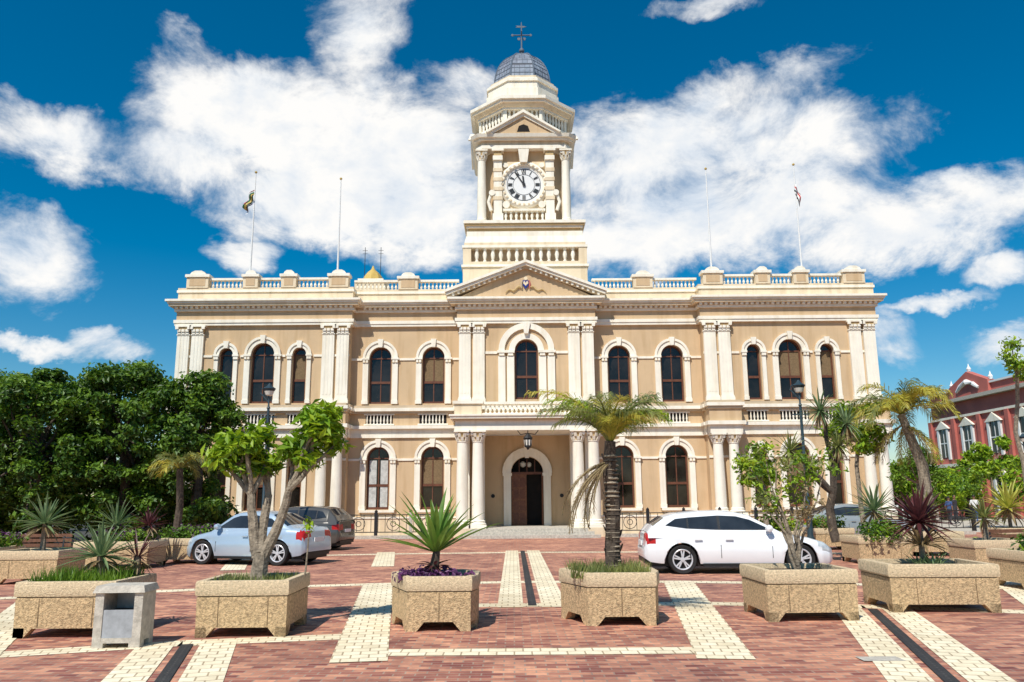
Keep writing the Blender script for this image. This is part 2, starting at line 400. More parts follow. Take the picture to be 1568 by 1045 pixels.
WX0, WX1, WY, CY = 8.9, 17.6, -0.6, -0.6
for s in (-1, 1):
    ups = [(s*11.40, 0.34, ZUS+0.12), (s*13.24, 0.58, ZUS+0.12), (s*15.08, 0.34, ZUS+0.12)]
    los = [(s*11.40, 0.34, ZLS), (s*13.24, 0.58, ZLS), (s*15.08, 0.34, ZLS)]
    x0, x1 = (WX0, WX1) if s > 0 else (-WX1, -WX0)
    section(x0, x1, WY, ups, los)
    m0, m1 = (3.4, 8.9) if s > 0 else (-8.9, -3.4)
    mids = [(s*4.72, 0.56), (s*7.42, 0.56)]
    section(m0, m1, 0.0, [(c, h, ZUS) for c, h in mids], [(c, h, ZLS) for c, h in mids], curt=(-7.4,))
    xi = s*WX0
    H.box('walls_sides', 'tan', min(xi, xi+s*0.3), max(xi, xi+s*0.3), WY+0.002, 0.4, 0, 11.2)
    xo = s*WX1
    H.box('walls_sides', 'tan', min(xo, xo-s*0.3), max(xo, xo-s*0.3), WY+0.002, 20, 0, 11.2)
    for st, part in ((LOWB, 'lower_entablature'), (MIDB, 'sill_course'), (ARCH, 'architrave'), (CORN, 'cornice'), (PARA, 'parapet_base')):
        run(part, x0, x1, WY, st, 1, 1, back=0.6)
        if s > 0: run(part, m0, m1, 0, st, 0, -1)
        else: run(part, m0, m1, 0, st, -1, 0)
        for z0, z1, ov, mm in st:
            a, c = sorted((xo-s*0.2, xo+s*ov))
            H.box(part, mm, a, c, WY+0.602, 20, z0, z1)
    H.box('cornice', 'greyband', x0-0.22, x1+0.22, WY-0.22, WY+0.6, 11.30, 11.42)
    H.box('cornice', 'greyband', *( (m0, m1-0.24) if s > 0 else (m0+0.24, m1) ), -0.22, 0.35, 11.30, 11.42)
    dentils(x0-0.2, x1+0.2, WY-0.22, 11.31, 11.415)
    dentils(m0 if s > 0 else m0+0.5, m1-0.5 if s > 0 else m1, -0.22, 11.31, 11.415)
    for a, c in ((8.93, 9.53), (9.66, 10.26), (16.25, 16.85), (16.97, 17.57)):
        xa, xb = sorted((s*a, s*c)); pilaster(xa, xb, WY, 6.41, 10.45)
    for cx in (9.25, 10.02, 16.55, 17.25):
        column(s*cx, WY-0.42, 0.9, 4.80, 0.27)
    for a, c in ((8.85, 10.42), (16.15, 17.65)):
        xa, xb = sorted((s*a, s*c))
        H.box('column_pedestals', 'stone', xa, xb, WY-0.85, WY-0.12, 0, 0.82)
        H.box('column_pedestals', 'trim', xa-0.05, xb+0.05, WY-0.9, WY-0.12, 0.82, 0.9)
        H.box('breakforwards', 'trim', xa, xb, WY-0.78, WY-0.25, 4.80, 5.20)
        H.box('breakforwards', 'trim', xa-0.14, xb+0.14, WY-0.92, WY-0.25, 5.20, 5.385)
        H.box('breakforwards', 'tan', xa, xb, WY-0.72, WY, 5.385, 5.99)
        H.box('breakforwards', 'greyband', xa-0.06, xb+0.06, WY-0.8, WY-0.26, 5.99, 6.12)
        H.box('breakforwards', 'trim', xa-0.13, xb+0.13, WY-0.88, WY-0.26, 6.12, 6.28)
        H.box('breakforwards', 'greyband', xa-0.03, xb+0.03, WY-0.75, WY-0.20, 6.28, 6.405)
    def pier(cx, y, hw):
        H.box('parapet_piers', 'stone', cx-hw, cx+hw, y-0.16, y+0.34, 12.42, 12.98)
        H.box('parapet_piers', 'tan', cx-hw+0.15, cx+hw-0.15, y-0.175, y-0.158, 12.52, 12.9)
        H.box('parapet_piers', 'trim', cx-hw-0.07, cx+hw+0.07, y-0.23, y+0.41, 12.98, 13.12)
        H.prism_y('parapet_piers', 'trim', [(cx-hw*0.75, 13.12), (cx+hw*0.75, 13.12), (cx+hw*0.6, 13.25), (cx+hw*0.3, 13.33), (cx-hw*0.3, 13.33), (cx-hw*0.6, 13.25)], y-0.16, y+0.34)
    wp = [(9.55, .5), (12.1, .38), (14.05, .38), (16.75, .55)]
    for c, h in wp: pier(s*c, WY, h)
    for (c, h), (c2, h2) in zip(wp[:-1], wp[1:]):
        xa, xb = sorted((s*(c+h), s*(c2-h2)))
        balusters(xa, xb, WY+0.08, 12.42, 12.84, 0.2)
        H.box('parapet_rail', 'trim', xa, xb, WY-0.06, WY+0.22, 12.84, 12.95)
    pier(s*6.08, 0, .5)
    for a, c in ((3.45, 5.58), (6.58, 8.88)):
        xa, xb = sorted((s*a, s*c))
        balusters(xa, xb, 0.08, 12.42, 12.84, 0.2)
        H.box('parapet_rail', 'trim', xa, xb, -0.06, 0.22, 12.84, 12.95)
    H.box('parapet_rail', 'trim', min(xo-s*.3, xo-s*.58), max(xo-s*.3, xo-s*.58), WY+0.4, 20, 12.84, 12.95)

H.box('core', 'tan', -17.3, -3.15, 0.45, 20, 0, 11.7)
H.box('core', 'tan', 3.15, 17.3, 0.45, 20, 0, 11.7)
H.box('core', 'tan', -3.15, 3.15, 0.45, 20, 5.11, 11.7)
H.box('core', 'dark', -3.15, 3.15, 2.1, 20, 0, 5.108)
H.box('core_roof', 'greyconc', -17.2, 17.2, 0.36, 20, 11.702, 11.9)

# ---- centre bay
X = 3.4
wall_open('walls', 'tan', -X, X, 5.3, 11.2, CY, 0.3, [(0, 0.58, 6.6, 9.05)])
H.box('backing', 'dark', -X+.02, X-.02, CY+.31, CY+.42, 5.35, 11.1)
window(0, 0.58, 6.6, 9.05, CY)
for s in (-1, 1):
    H.box('walls_sides', 'tan', min(s*X, s*(X-.3)), max(s*X, s*(X-.3)), CY+.002, 0.45, 5.3, 11.2)
    for a, c in ((2.1, 2.68), (2.80, 3.38)):
        xa, xb = sorted((s*a, s*c)); pilaster(xa, xb, CY, 6.41, 10.45)
    for a, c in ((0.62, 0.98), (1.06, 1.42)):
        xa, xb = sorted((s*a, s*c))
        H.box('window_piers', 'trim', xa, xb, CY-.12, CY, 6.42, 8.78)
        H.box('window_piers', 'ochre', xa+.01, xb-.01, CY-.14, CY, 8.78, 8.93)
        H.box('window_piers', 'trim', xa+.05, xb-.05, CY-.17, CY, 8.79, 8.92)
    xa, xb = sorted((s*0.6, s*1.46))
    H.box('window_piers', 'trim', xa, xb, CY-.2, CY, 8.93, 9.06)
    xa, xb = sorted((s*1.47, s*2.08)); H.box('string_courses', 'trim', xa, xb, CY-.05, CY, 8.9, 9.03)
arch_ring('archivolts', 'trim', 0, 9.06, 0.585, 0.88, CY-.1, CY+.01)
arch_ring('archivolts', 'tan', 0, 9.06, 0.882, 1.1, CY-.05, CY+.01)
arch_ring('archivolts', 'trim', 0, 9.06, 1.1, 1.40, CY-.16, CY+.01)
H.prism_y('keystones', 'trim', [(-.1, 9.9), (.1, 9.9), (.2, 10.47), (-.2, 10.47)], CY-.26, CY)
for st, part in ((ARCH, 'architrave'), (MIDB, 'sill_course')):
    run(part, -X, X, CY, st, 1, 1, back=0.5)
run('cornice', -X, X, CY, CORN, 1, 1, back=0.5)
H.box('cornice', 'greyband', -X-.2, X+.2, CY-.22, CY+.5, 11.30, 11.42)
dentils(-X-.2, X+.2, CY-.22, 11.31, 11.415)
hw, zb, za = 3.95, 11.76, 13.72
H.prism_y('tympanum', 'tan', [(-hw+.4, zb), (hw-.4, zb), (0, za-.28)], CY-.1, 0.25)
def rake(x0, z0, x1, z1, off, th, y0, y1, m, part='pediment'):
    d = Vector((x1-x0, z1-z0)).normalized(); n = Vector((-d.y, d.x))
    if n.y < 0: n = -n
    p = [(x0+n.x*off, z0+n.y*off), (x1, z1+off/abs(n.y)), (x1, z1+(off+th)/abs(n.y)), (x0+n.x*(off+th), z0+n.y*(off+th))]
    H.prism_y(part, m, p, y0, y1)
for s in (-1, 1):
    rake(s*hw, zb, 0, za-.42, 0.0, 0.12, CY-.25, 0.2, 'greyband')
    rake(s*(hw+.02), zb+.01, 0, za-.42, 0.12, 0.12, CY-.42, 0.21, 'trim')
    rake(s*(hw+.06), zb+.02, 0, za-.42, 0.24, 0.13, CY-.50, 0.22, 'trim')
    n = 15
    for i in range(1, n):
        t = i/n
        H.box('dentils', 'trim', s*hw*(1-t)-.06, s*hw*(1-t)+.06, CY-.34, CY-.24, zb+(za-.42-zb)*t+.0, zb+(za-.42-zb)*t+.13)
H.prism_y('coat_of_arms', 'flagblue', [(-.14, 12.68), (.14, 12.68), (.14, 12.42), (0, 12.22), (-.14, 12.42)], CY-.2, CY-.1)
H.prism_y('coat_of_arms', 'stone', [(-.14, 12.52), (-.07, 12.66), (0, 12.52), (.07, 12.66), (.14, 12.52), (0, 12.38)], CY-.215, CY-.2)
H.lathe('coat_of_arms', 'stone', [(0.001, 0), (.10, 0), (.08, .08), (.001, .08)], (0, CY-.22, 12.77), 8, 'y')
for s in (-1, 1):
    pts = [(s*(.24+.1*i), CY-.15, 12.32-.03*i+.07*sin(i*1.3)) for i in range(9)]
    H.tube('coat_of_arms', 'ochre', pts, [.06, .07, .06, .05, .06, .04, .04, .03, .02])
    H.tube('coat_of_arms', 'redwall' if s > 0 else 'greyband', [(s*.2, CY-.16, 12.26), (s*.22, CY-.18, 12.5), (s*.18, CY-.16, 12.68)], [.04, .05, .03])

# ---- portico
PY = -2.1
for s in (-1, 1):
    for cx in (2.38, 3.12): column(s*cx, PY+0.3, 0.42, 4.95, 0.29, caph=.55)
    for cx in (2.38, 3.12):
        xa = s*cx; H.box('portico_pilasters', 'trim', xa-.25, xa+.25, -.15, 0.3, .42, 4.95)
    xa, xb = sorted((s*1.98, s*3.52))
    H.box('portico_base', 'stone', xa, xb, PY-.12, 0.3, 0, .42)
    H.box('portico_walls', 'tan', min(s*3.4, s*3.1), max(s*3.4, s*3.1), -.13, 2.0, 0, 4.94)
H.box('portico_entablature', 'trim', -3.5, 3.5, PY+.02, .28, 4.95, 5.2)
H.box('portico_entablature', 'trim', -3.46, 3.46, PY+.06, .28, 5.2, 5.42)
H.box('portico_entablature', 'greyband', -3.56, 3.56, PY-.08, .28, 5.42, 5.5)
H.box('portico_entablature', 'trim', -3.68, 3.68, PY-.22, .28, 5.5, 5.62)
H.box('portico_entablature', 'trim', -3.74, 3.74, PY-.28, .28, 5.62, 5.70)
for s in (-1, 1):
    xa, xb = sorted((s*2.2, s*3.5))
    H.box('balcony_pedestals', 'stone', xa, xb, PY, PY+.5, 5.70, 6.22)
    H.box('balcony_pedestals', 'trim', xa-.08, xb+.08, PY-.08, PY+.56, 6.22, 6.36)
    H.box('balcony_rail', 'trim', min(s*3.2, s*3.45), max(s*3.2, s*3.45), PY+.57, CY, 6.2, 6.32)
balusters(-2.2, 2.2, PY+.2, 5.78, 6.2, .21, .075)
H.box('balcony_rail', 'trim', -2.19, 2.19, PY+.06, PY+.36, 6.2, 6.32)
H.box('balcony_rail', 'trim', -2.19, 2.19, PY+.08, PY+.34, 5.70, 5.78)
wall_open('walls', 'tan', -3.1, 3.1, 0.4, 4.95, 1.3, 0.35, [(0, 0.82, 0.42, 3.05)])
H.box('portico_ceiling', 'white', -3.1, 3.1, .285, 1.6, 4.951, 5.1)
H.box('portico_floor', 'greyconc', -3.09, 3.09, -1.7, 2.05, 0.1, .415)
arch_ring('door_surround', 'trim', 0, 3.05, 0.83, 1.2, 1.18, 1.31)
arch_ring('door_surround', 'trim', 0, 3.05, 1.1, 1.27, 1.12, 1.178)
for s in (-1, 1):
    xa, xb = sorted((s*.83, s*1.2))
    H.box('door_surround', 'trim', xa, xb, 1.18, 1.3, .42, 2.9)
    H.box('door_surround', 'trim', xa-.05, xb+.05, 1.12, 1.3, 2.9, 3.05)
H.prism_y('keystones', 'trim', [(-.1, 3.8), (.1, 3.8), (.16, 4.42), (-.16, 4.42)], 1.08, 1.3)
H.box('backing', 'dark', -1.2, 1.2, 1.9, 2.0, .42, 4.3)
H.box('door_transom', 'frame', -.82, .82, 1.5, 1.58, 2.98, 3.1)
H.box('door_leaf', 'door', -.80, -.03, 1.5, 1.57, .43, 2.98)
for i in range(4):
    H.box('door_leaf', 'frame', -.70, -.44, 1.485, 1.5, .6+i*.58, 1.05+i*.58)
    H.box('door_leaf', 'frame', -.38, -.12, 1.485, 1.5, .6+i*.58, 1.05+i*.58)
H.box('door_leaf', 'door', .74, .80, 1.2, 1.9, .43, 2.98)
for a in (-.4, 0, .4): H.box('door_transom', 'frame', a-.02, a+.02, 1.51, 1.56, 3.1, 3.75)
H.lathe('hall_light', 'lampglass', [(.05, 0), (.16, .08), (.16, .22), (.05, .3)], (-.2, 1.75, 3.35), 8)
H.lathe('hall_light', 'lampglass', [(.05, 0), (.12, .08), (.12, .2), (.05, .26)], (.12, 1.75, 3.35), 8)
H.lathe('wall_plaque', 'iron', [(.001, 0), (.1, 0), (.1, -.04), (.001, -.04)], (-1.75, 1.3, 1.9), 10, 'y')
H.lathe('wall_plaque', 'iron', [(.001, 0), (.1, 0), (.1, -.04), (.001, -.04)], (1.75, 1.3, 1.9), 10, 'y')
H.lathe('porch_lantern', 'iron', [(.02, -.12), (.05, -.1), (.09, -.02), (.16, .0), (.2, .4), (.24, .42), (.1, .6), (.03, .68)], (0, PY+.2, 4.15), 8)
H.lathe('porch_lantern', 'lampglass', [(.165, .08), (.20, .34)], (0, PY+.19, 4.15), 6)
H.tube('porch_lantern', 'iron', [(0, PY+.2, 4.8), (0, PY+.2, 4.96)], .02)
H.tube('porch_lantern', 'iron', [(-.5, PY+.2, 4.95), (-.35, PY+.2, 4.75), (-.05, PY+.2, 4.8)], .02)
H.tube('porch_lantern', 'iron', [(.5, PY+.2, 4.95), (.35, PY+.2, 4.75), (.05, PY+.2, 4.8)], .02)
for i in range(3):
    H.box('steps', 'greyconc', -2.7-.25*i, 2.7+.25*i, PY-.5-.38*i, PY-.5-.38*i+ (1.2 if i == 0 else .38), 0, .40-.13*i)

# ---- attic + tower
TY = 3.7
def sq(h, c=0.0, hy=None):
    hy = hy or h
    if c == 0: return [(-h, TY-hy), (h, TY-hy), (h, TY+hy), (-h, TY+hy)]
    return [(-h+c, TY-hy), (h-c, TY-hy), (h, TY-hy+c), (h, TY+hy-c), (h-c, TY+hy), (-h+c, TY+hy), (-h, TY+hy-c), (-h, TY-hy+c)]
def tp(m, h, z0, z1, c=0.0, part='tower', h2=None):
    H.prism_z(part, m, sq(h, c), z0, z1, sq(h2, c*h2/h) if h2 else None)
tp('stone', 3.28, 11.9, 13.75, part='tower_attic')
tp('trim', 3.36, 13.75, 13.87, part='tower_attic')
tp('stone', 3.28, 13.87, 14.05, part='tower_attic')
tp('greyband', 2.85, 14.05, 14.82, part='tower_base')
for s in (-1, 1):
    xa, xb = sorted((s*2.85, s*3.28))
    H.box('tower_base', 'stone', xa, xb, TY-3.28, TY+3.28, 14.05, 14.82)
for i in range(13):
    x = -2.55+5.1*i/12
    H.lathe('tower_balusters', 'trim', [(.1, 0), (.1, .08), (.06, .12), (.12, .4), (.07, .65), (.1, .7), (.1, .77)], (x, TY-3.12, 14.05), 8)
tp('trim', 3.32, 14.82, 14.95, part='tower_base'); tp('stone', 3.22, 14.95, 15.12, part='tower_base')
tp('trim', 3.2, 15.12, 15.5, part='tower_base', h2=3.12); tp('trim', 3.1, 15.5, 15.78, part='tower_base')
tp('ochre', 3.0, 15.78, 15.98, part='tower_base')
tp('trim', 3.12, 15.98, 16.1, part='tower_cornice'); tp('ochre', 3.2, 16.1, 16.2, part='tower_cornice'); tp('trim', 3.26, 16.2, 16.36, part='tower_cornice')
tp('tan', 2.2, 16.36, 20.75, c=.7, part='tower_shaft')
tp('trim', 2.5, 16.36, 16.62, c=.5, part='tower_shaft')
for sx in (-1, 1):
    for sy in (-1, 1):
        column(sx*2.32, TY+sy*2.32, 16.36, 20.7, .25, part='tower_columns', caph=.6)
fy = TY-2.2
for s in (-1, 1):
    xa, xb = sorted((s*1.2, s*1.66))
    H.box('tower_pilasters', 'trim', xa, xb, fy-.3, fy, 16.62, 20.2)
    H.box('tower_pilasters', 'trim', xa-.06, xb+.06, fy-.36, fy, 16.62, 17.0)
    for k in range(4): H.box('tower_pilasters', 'stone', xa-.03, xb+.03, fy-.33, fy, 17.8+k*.55, 18.0+k*.55)
    H.box('tower_pilasters', 'trim', xa-.04, xb+.04, fy-.4, fy, 20.1, 20.35)
    H.box('tower_pilasters', 'ochre', xa+.01, xb-.01, fy-.36, fy, 20.35, 20.62)
    H.box('tower_pilasters', 'trim', xa-.1, xb+.1, fy-.45, fy, 20.62, 20.75)
    for q in (-1.43, 1.43):
        H.box('tower_pilasters', 'trim', min(s*2.2, s*2.48), max(s*2.2, s*2.48), TY+q-.22, TY+q+.22, 16.62, 20.75)
cz = 18.72
H.box('clock_panel', 'stone', -1.18, 1.18, fy-.06, fy, 17.3, 20.1)
H.lathe('clock_surround', 'trim', [(1.36, .1), (1.36, -.1), (1.25, -.2), (1.12, -.2), (1.08, -.12), (1.0, -.12), (1.0, .1)], (0, fy-.05, cz), 40, 'y', cap=False)
for i in range(28):
    a = 2*pi*i/28
    H.obox('clock_surround', 'stone', (1.18*cos(a), fy-.27, cz+1.18*sin(a)), (.05*cos(a), 0, .05*sin(a)), (0, .03, 0), (-.05*sin(a), 0, .05*cos(a)))
H.lathe('clock_face', 'white', [(0.001, -.10), (1.0, -.10), (1.0, .0)], (0, fy-.05, cz), 40, 'y')
H.lathe('clock_rings', 'black', [(.93, 0), (.93, -.015), (.905, -.015), (.905, 0)], (0, fy-.15, cz), 40, 'y', cap=False)
H.lathe('clock_rings', 'black', [(.60, 0), (.60, -.015), (.585, -.015), (.585, 0)], (0, fy-.15, cz), 40, 'y', cap=False)
cnt = {1:1, 2:2, 3:3, 4:4, 5:2, 6:3, 7:4, 8:5, 9:3, 10:2, 11:3, 12:4}
for hnum, c in cnt.items():
    a = pi/2-2*pi*hnum/12
    for j in range(c):
        o = (j-(c-1)/2)*.062; tilt = .03 if (hnum in (5, 10, 9, 11, 12) and j % 2) else 0
        cx, cz2 = .755*cos(a)-o*sin(a), .755*sin(a)+o*cos(a)
        H.obox('clock_numerals', 'black', (cx, fy-.165, cz+cz2), (.12*cos(a)-tilt*sin(a), 0, .12*sin(a)+tilt*cos(a)), (0, .008, 0), (-.019*sin(a), 0, .019*cos(a)))
def hand(ang, L, w):
    a = pi/2-radians(ang)
    H.obox('clock_hands', 'black', (cos(a)*L*.42, fy-.2, cz+sin(a)*L*.42), (cos(a)*L*.58, 0, sin(a)*L*.58), (0, .01, 0), (-w*sin(a), 0, w*cos(a)))
hand(354, .5, .045); hand(327, .82, .03)
H.lathe('clock_hands', 'black', [(.001, 0), (.09, 0), (.09, -.03), (.001, -.03)], (0, fy-.2, cz), 12, 'y')
H.prism_y('tower_keystone', 'trim', [(-.2, 19.95), (.2, 19.95), (.3, 20.72), (-.3, 20.72)], fy-.42, fy)
for s in (-1, 1):
    H.lathe('tower_volutes', 'trim', [(.001, -.14), (.2, -.14), (.2, .05), (.001, .05)], (s*.98, fy-.1, 17.55), 12, 'y')
    H.lathe('tower_volutes', 'trim', [(.001, -.12), (.14, -.12), (.14, .05), (.001, .05)], (s*1.0, fy-.1, 19.85), 12, 'y')
    H.tube('tower_volutes', 'trim', [(s*1.12, fy-.12, 17.6), (s*1.25, fy-.12, 17.95), (s*1.32, fy-.12, 18.3)], [.09, .07, .05])
    H.lathe('tower_volutes', 'trim', [(.001, -.3), (.17, -.3), (.17, .0), (.001, .0)], (s*1.75, fy-.05, 18.2), 12, 'y')
    H.tube('tower_volutes', 'trim', [(s*1.78, fy-.2, 18.2), (s*1.95, fy-.2, 17.7), (s*1.8, fy-.2, 17.2)], [.1, .09, .1])
H.box('tower_balcony', 'trim', -1.15, 1.15, fy-.42, fy-.02, 17.12, 17.24)
for i in range(8):
    H.lathe('tower_balcony', 'trim', [(.08, 0), (.05, .08), (.09, .25), (.05, .42), (.08, .5)], (-1.0+i*2/7, fy-.25, 16.62), 8)
tp('trim', 2.62, 20.75, 20.95, c=.3, part='tower_entablature'); tp('stone', 2.55, 20.95, 21.2, c=.3, part='tower_entablature')
tp('trim', 2.75, 21.2, 21.32, c=.35, part='tower_entablature'); tp('trim', 2.88, 21.32, 21.5, c=.4, part='tower_entablature', h2=2.94)
tp('greyconc', 2.86, 21.5, 21.6, c=.4, part='tower_entablature', h2=2.5)
py = TY-2.62
for rot in range(4):
    ca, sa = round(cos(rot*pi/2)), round(sin(rot*pi/2))
    def tr(p):
        x, y, z = p; y -= TY
        return (x*ca-y*sa, x*sa+y*ca+TY, z)
    def pr(part, m, pts, y0, y1):
        n = len(pts); vs = [tr((x, y0, z)) for x, z in pts]+[tr((x, y1, z)) for x, z in pts]
        H.add(part, m, vs, [tuple(range(n)), tuple(range(2*n-1, n-1, -1))]+[(i, (i+1) % n, (i+1) % n+n, i+n) for i in range(n)])
    pr('tower_pediments', 'tan', [(-1.6, 21.5), (1.6, 21.5), (0, 22.5)], py-.25, TY-1.5)
    pr('tower_pediments', 'dark', [(-.35, 21.62), (.35, 21.62), (.25, 21.95), (0, 22.05), (-.25, 21.95)], py-.27, py-.24)
    for s in (-1, 1):
        pr('tower_pediments', 'trim', [(s*1.98, 21.502), (s*1.7, 21.502), (0, 22.5), (0, 22.68)], py-.34, TY-1.4)
        pr('tower_pediments', 'trim', [(s*2.06, 21.56), (s*1.98, 21.503), (0, 22.68), (0, 22.86)], py-.46, TY-1.4)
def octp(r):
    R_ = r/cos(pi/8); return [(R_*cos(pi/8+i*pi/4), TY+R_*sin(pi/8+i*pi/4)) for i in range(8)]
def oc(m, r, z0, z1, part='lantern_stage', r2=None):
    H.prism_z(part, m, octp(r), z0, z1, octp(r2) if r2 else None)
oc('greyband', 2.25, 21.55, 23.3); oc('trim', 2.42, 21.58, 22.35); oc('trim', 2.5, 22.3, 22.42)
for i in range(8):
    a = pi/4*i; n = Vector((cos(a), sin(a), 0)); t = Vector((-sin(a), cos(a), 0))
    for k in range(7):
        c = Vector((0, TY, 22.78))+n*2.40+t*((k-3)*.255)
        H.lathe('lantern_balusters', 'trim', [(.07, -.33), (.05, -.26), (.095, -.05), (.055, .2), (.08, .3), (.08, .36)], tuple(c), 8)
    for k in (-1, 1):
        c = Vector((0, TY, 22.78))+n*2.4+t*(k*.97)
        H.obox('lantern_stage', 'trim', c, n*.12, t*.07, Vector((0, 0, .36)))
oc('trim', 2.6, 23.12, 23.24); oc('stone', 2.68, 23.24, 23.42, r2=2.8); oc('trim', 2.9, 23.42, 23.56); oc('trim', 3.02, 23.56, 23.74)
oc('stone', 2.95, 23.74, 23.8, r2=2.2)
oc('trim', 2.25, 23.8, 24.15); oc('trim', 2.1, 24.15, 24.7); oc('trim', 2.0, 24.7, 25.15); oc('trim', 2.08, 25.15, 25.3); oc('trim', 1.98, 25.3, 25.42); oc('stone', 1.85, 25.42, 25.6)
dp = [(1.76*cos(a)**.9 if a < pi/2 else 0, 2.25*sin(a)) for a in [pi/2*i/10*0.94 for i in range(11)]]
H.lathe('dome', 'slate', dp, (0, TY, 25.6), 8, a0=pi/8)
for i in range(8):
    a = pi/8+pi/4*i
    H.tube('dome_ribs', 'rib', [(r*cos(a), TY+r*sin(a), 25.6+h) for r, h in dp], .045, 5)
for i in range(8):
    a = pi/4*i
    for j in range(1, 10):
        r, h = dp[j]; rr = r*cos(pi/8)
        H.obox('dome_courses', 'rib', (rr*cos(a), TY+rr*sin(a), 25.6+h), (.015*cos(a), .015*sin(a), 0), (-r*sin(pi/8)*sin(a), r*sin(pi/8)*cos(a), 0), (0, 0, .015))
H.lathe('dome_finial', 'rib', [(.28, 0), (.3, .1), (.14, .2), (.08, .35), (.16, .45), (.16, .55), (.05, .7), (.035, 2.3), (.005, 2.45)], (0, TY, 27.75), 10)
H.tube('weather_vane', 'rib', [(-.55, TY, 29.3), (.55, TY, 29.3)], .035); H.tube('weather_vane', 'rib', [(0, TY-.5, 29.3), (0, TY+.5, 29.3)], .035)
for s in (-1, 1):
    H.lathe('weather_vane', 'rib', [(.001, -.02), (.08, -.02), (.08, .02), (.001, .02)], (s*.55, TY, 29.3), 8, 'y')
    H.lathe('weather_vane', 'rib', [(.001, -.02), (.10, -.02), (.10, .02), (.001, .02)], (s*.16, TY, 29.05), 8, 'y')
H.prism_y('weather_vane', 'rib', [(-.35, 29.82), (.1, 29.80), (.3, 29.87), (.1, 29.92), (-.35, 29.94), (-.25, 29.87)], TY-.015, TY+.015)
H.finish(30)

cu = B('rooftop_cupola', (-8.3, 46, 0))
cu.box('base', 'stone', -.9, .9, -.9, .9, 11.9, 14.4)
cu.box('cap', 'trim', -.75, .75, -.75, .75, 14.4, 14.55)
cu.lathe('roof', 'gold', [(.6, 0), (.55, .3), (.35, .55), (.12, .75), (.02, 1.0)], (0, 0, 14.55), 8)
for a in (-.5, .45): cu.tube('aerials', 'iron', [(a, 0, 14.4), (a, 0, 16.7)], .018)
for a in (-.5, .45):
    for z in (16.3, 16.5): cu.tube('aerials', 'iron', [(a-.15, 0, z), (a+.15, 0, z)], .012)
cu.finish()

def flagpole(x, y, top, flag=None):
    f = B('flagpole', (x, y, 0))
    f.lathe('pole', 'white', [(.05, 0), (.045, 2), (.025, top-13.1)], (0, 0, 13.1), 8)
    f.lathe('truck', 'gold', [(.01, 0), (.07, .05), (.07, .1), (.01, .15)], (0, 0, top), 8)
    if flag:
        wid_, cols = flag; nz = len(cols)
        for k, c in enumerate(cols):
            vs, fs = [], []
            for i in range(13):
                t = i/12
                for j in range(2):
                    z = top-.75-(k+j)*.85/nz*(1-.2*t) - t**1.2*.95
                    vs.append((-.03-wid_*t*(.8+.2*sin((k+j)*.9))+.04*sin(t*9+k+j), .10*sin(t*11+(k+j)*.7), z))
            for i in range(12): fs.append((i*2, i*2+1, i*2+3, i*2+2))
            f.add('flag', c, vs, fs)
    f.finish()
flagpole(-13.45, 39.5, 18.7, (.55, ['flagred', 'white', 'flaggreen', 'gold', 'black', 'flaggreen', 'white', 'flagblue']))
flagpole(-8.95, 39.5, 18.3)
flagpole(10.3, 39.5, 18.7)
flagpole(14.95, 39.5, 18.9, (-.30, ['white', 'white', 'flagred', 'white', 'black', 'white']))

# ------------------------------------------------------------ fence
def fence(x0, x1, y, n):
    f = B('iron_fence', (0, 0, 0)); L = (x1-x0)/n
    f.box('kerb', 'greyconc', x0, x1, y-.12, y+.12, 0, .15)
    for i in range(n+1):
        x = x0+i*L
        f.box('posts', 'greyconc' if i % 3 == 0 else 'iron', x-.07, x+.07, y-.07, y+.07, .15, 1.18)
        f.lathe('finials', 'iron', [(.06, 0), (.08, .06), (.001, .14)], (x, y, 1.18), 8)
    for z in (.28, 1.05): f.box('rails', 'iron', x0, x1, y-.018, y+.018, z, z+.04)
    k = int((x1-x0)/.32)
    for i in range(k):
        x = x0+(i+.5)*(x1-x0)/k
        f.box('bars', 'iron', x-.011, x+.011, y-.011, y+.011, .32, 1.05)
    for i in range(n):
        xc = x0+(i+.5)*L
        for rr in (.3, .12):
            pts = [(xc+rr*cos(2*pi*j/14), y-.03, .67+rr*sin(2*pi*j/14)) for j in range(15)]
            f.tube('scrolls', 'iron', pts, .016, 5)
    f.finish()
fence(-19, -3.1, 37.3, 10); fence(4.5, 21, 37.3, 10)

# ------------------------------------------------------------ ground
def sheet(name, m, x0, x1, y0, y1, z, parent=None, loc=(0, 0, 0), rz=0):
    me = bpy.data.meshes.new(name)
    me.from_pydata([(x0, y0, 0), (x1, y0, 0), (x1, y1, 0), (x0, y1, 0)], [], [(0, 1, 2, 3)])
    me.materials.append(M[m]); o = bpy.data.objects.new(name, me)
    scene.collection.objects.link(o); o.location = (loc[0], loc[1], z); o.rotation_euler = (0, 0, rz)
    if parent: o.parent = parent
    return o
sheet('ground', 'asphalt', -900, 900, -300, 1500, -0.05)
sheet('plaza_paving', 'brick', -45, 30, -12, 39.5, 0.0)
sheet('pavement', 'greyconc', -20, 45, 39.5, 62, 0.0)
C0 = (0.3, -5.0)
pb = bpy.data.objects.new('paving_bands', None); scene.collection.objects.link(pb)
def strip(deg, r0, r1, w, m='cream', z=.008, off=0):
    sheet('band', m, -w/2+off, w/2+off, r0, r1, z, pb, C0, -radians(deg))
def chord(d0, d1, r, w, z=.004):
    h = (r+w/2)*tan(radians(abs(d1-d0))/2)
    sheet('cross_band', 'cream', -h, h, r-w/2, r+w/2, z, pb, C0, -radians((d0+d1)/2))
for d in (-8, 8): strip(d, 14.2, 22.5, .62)
for d in (-24, 24): strip(d, 9, 24, .6)
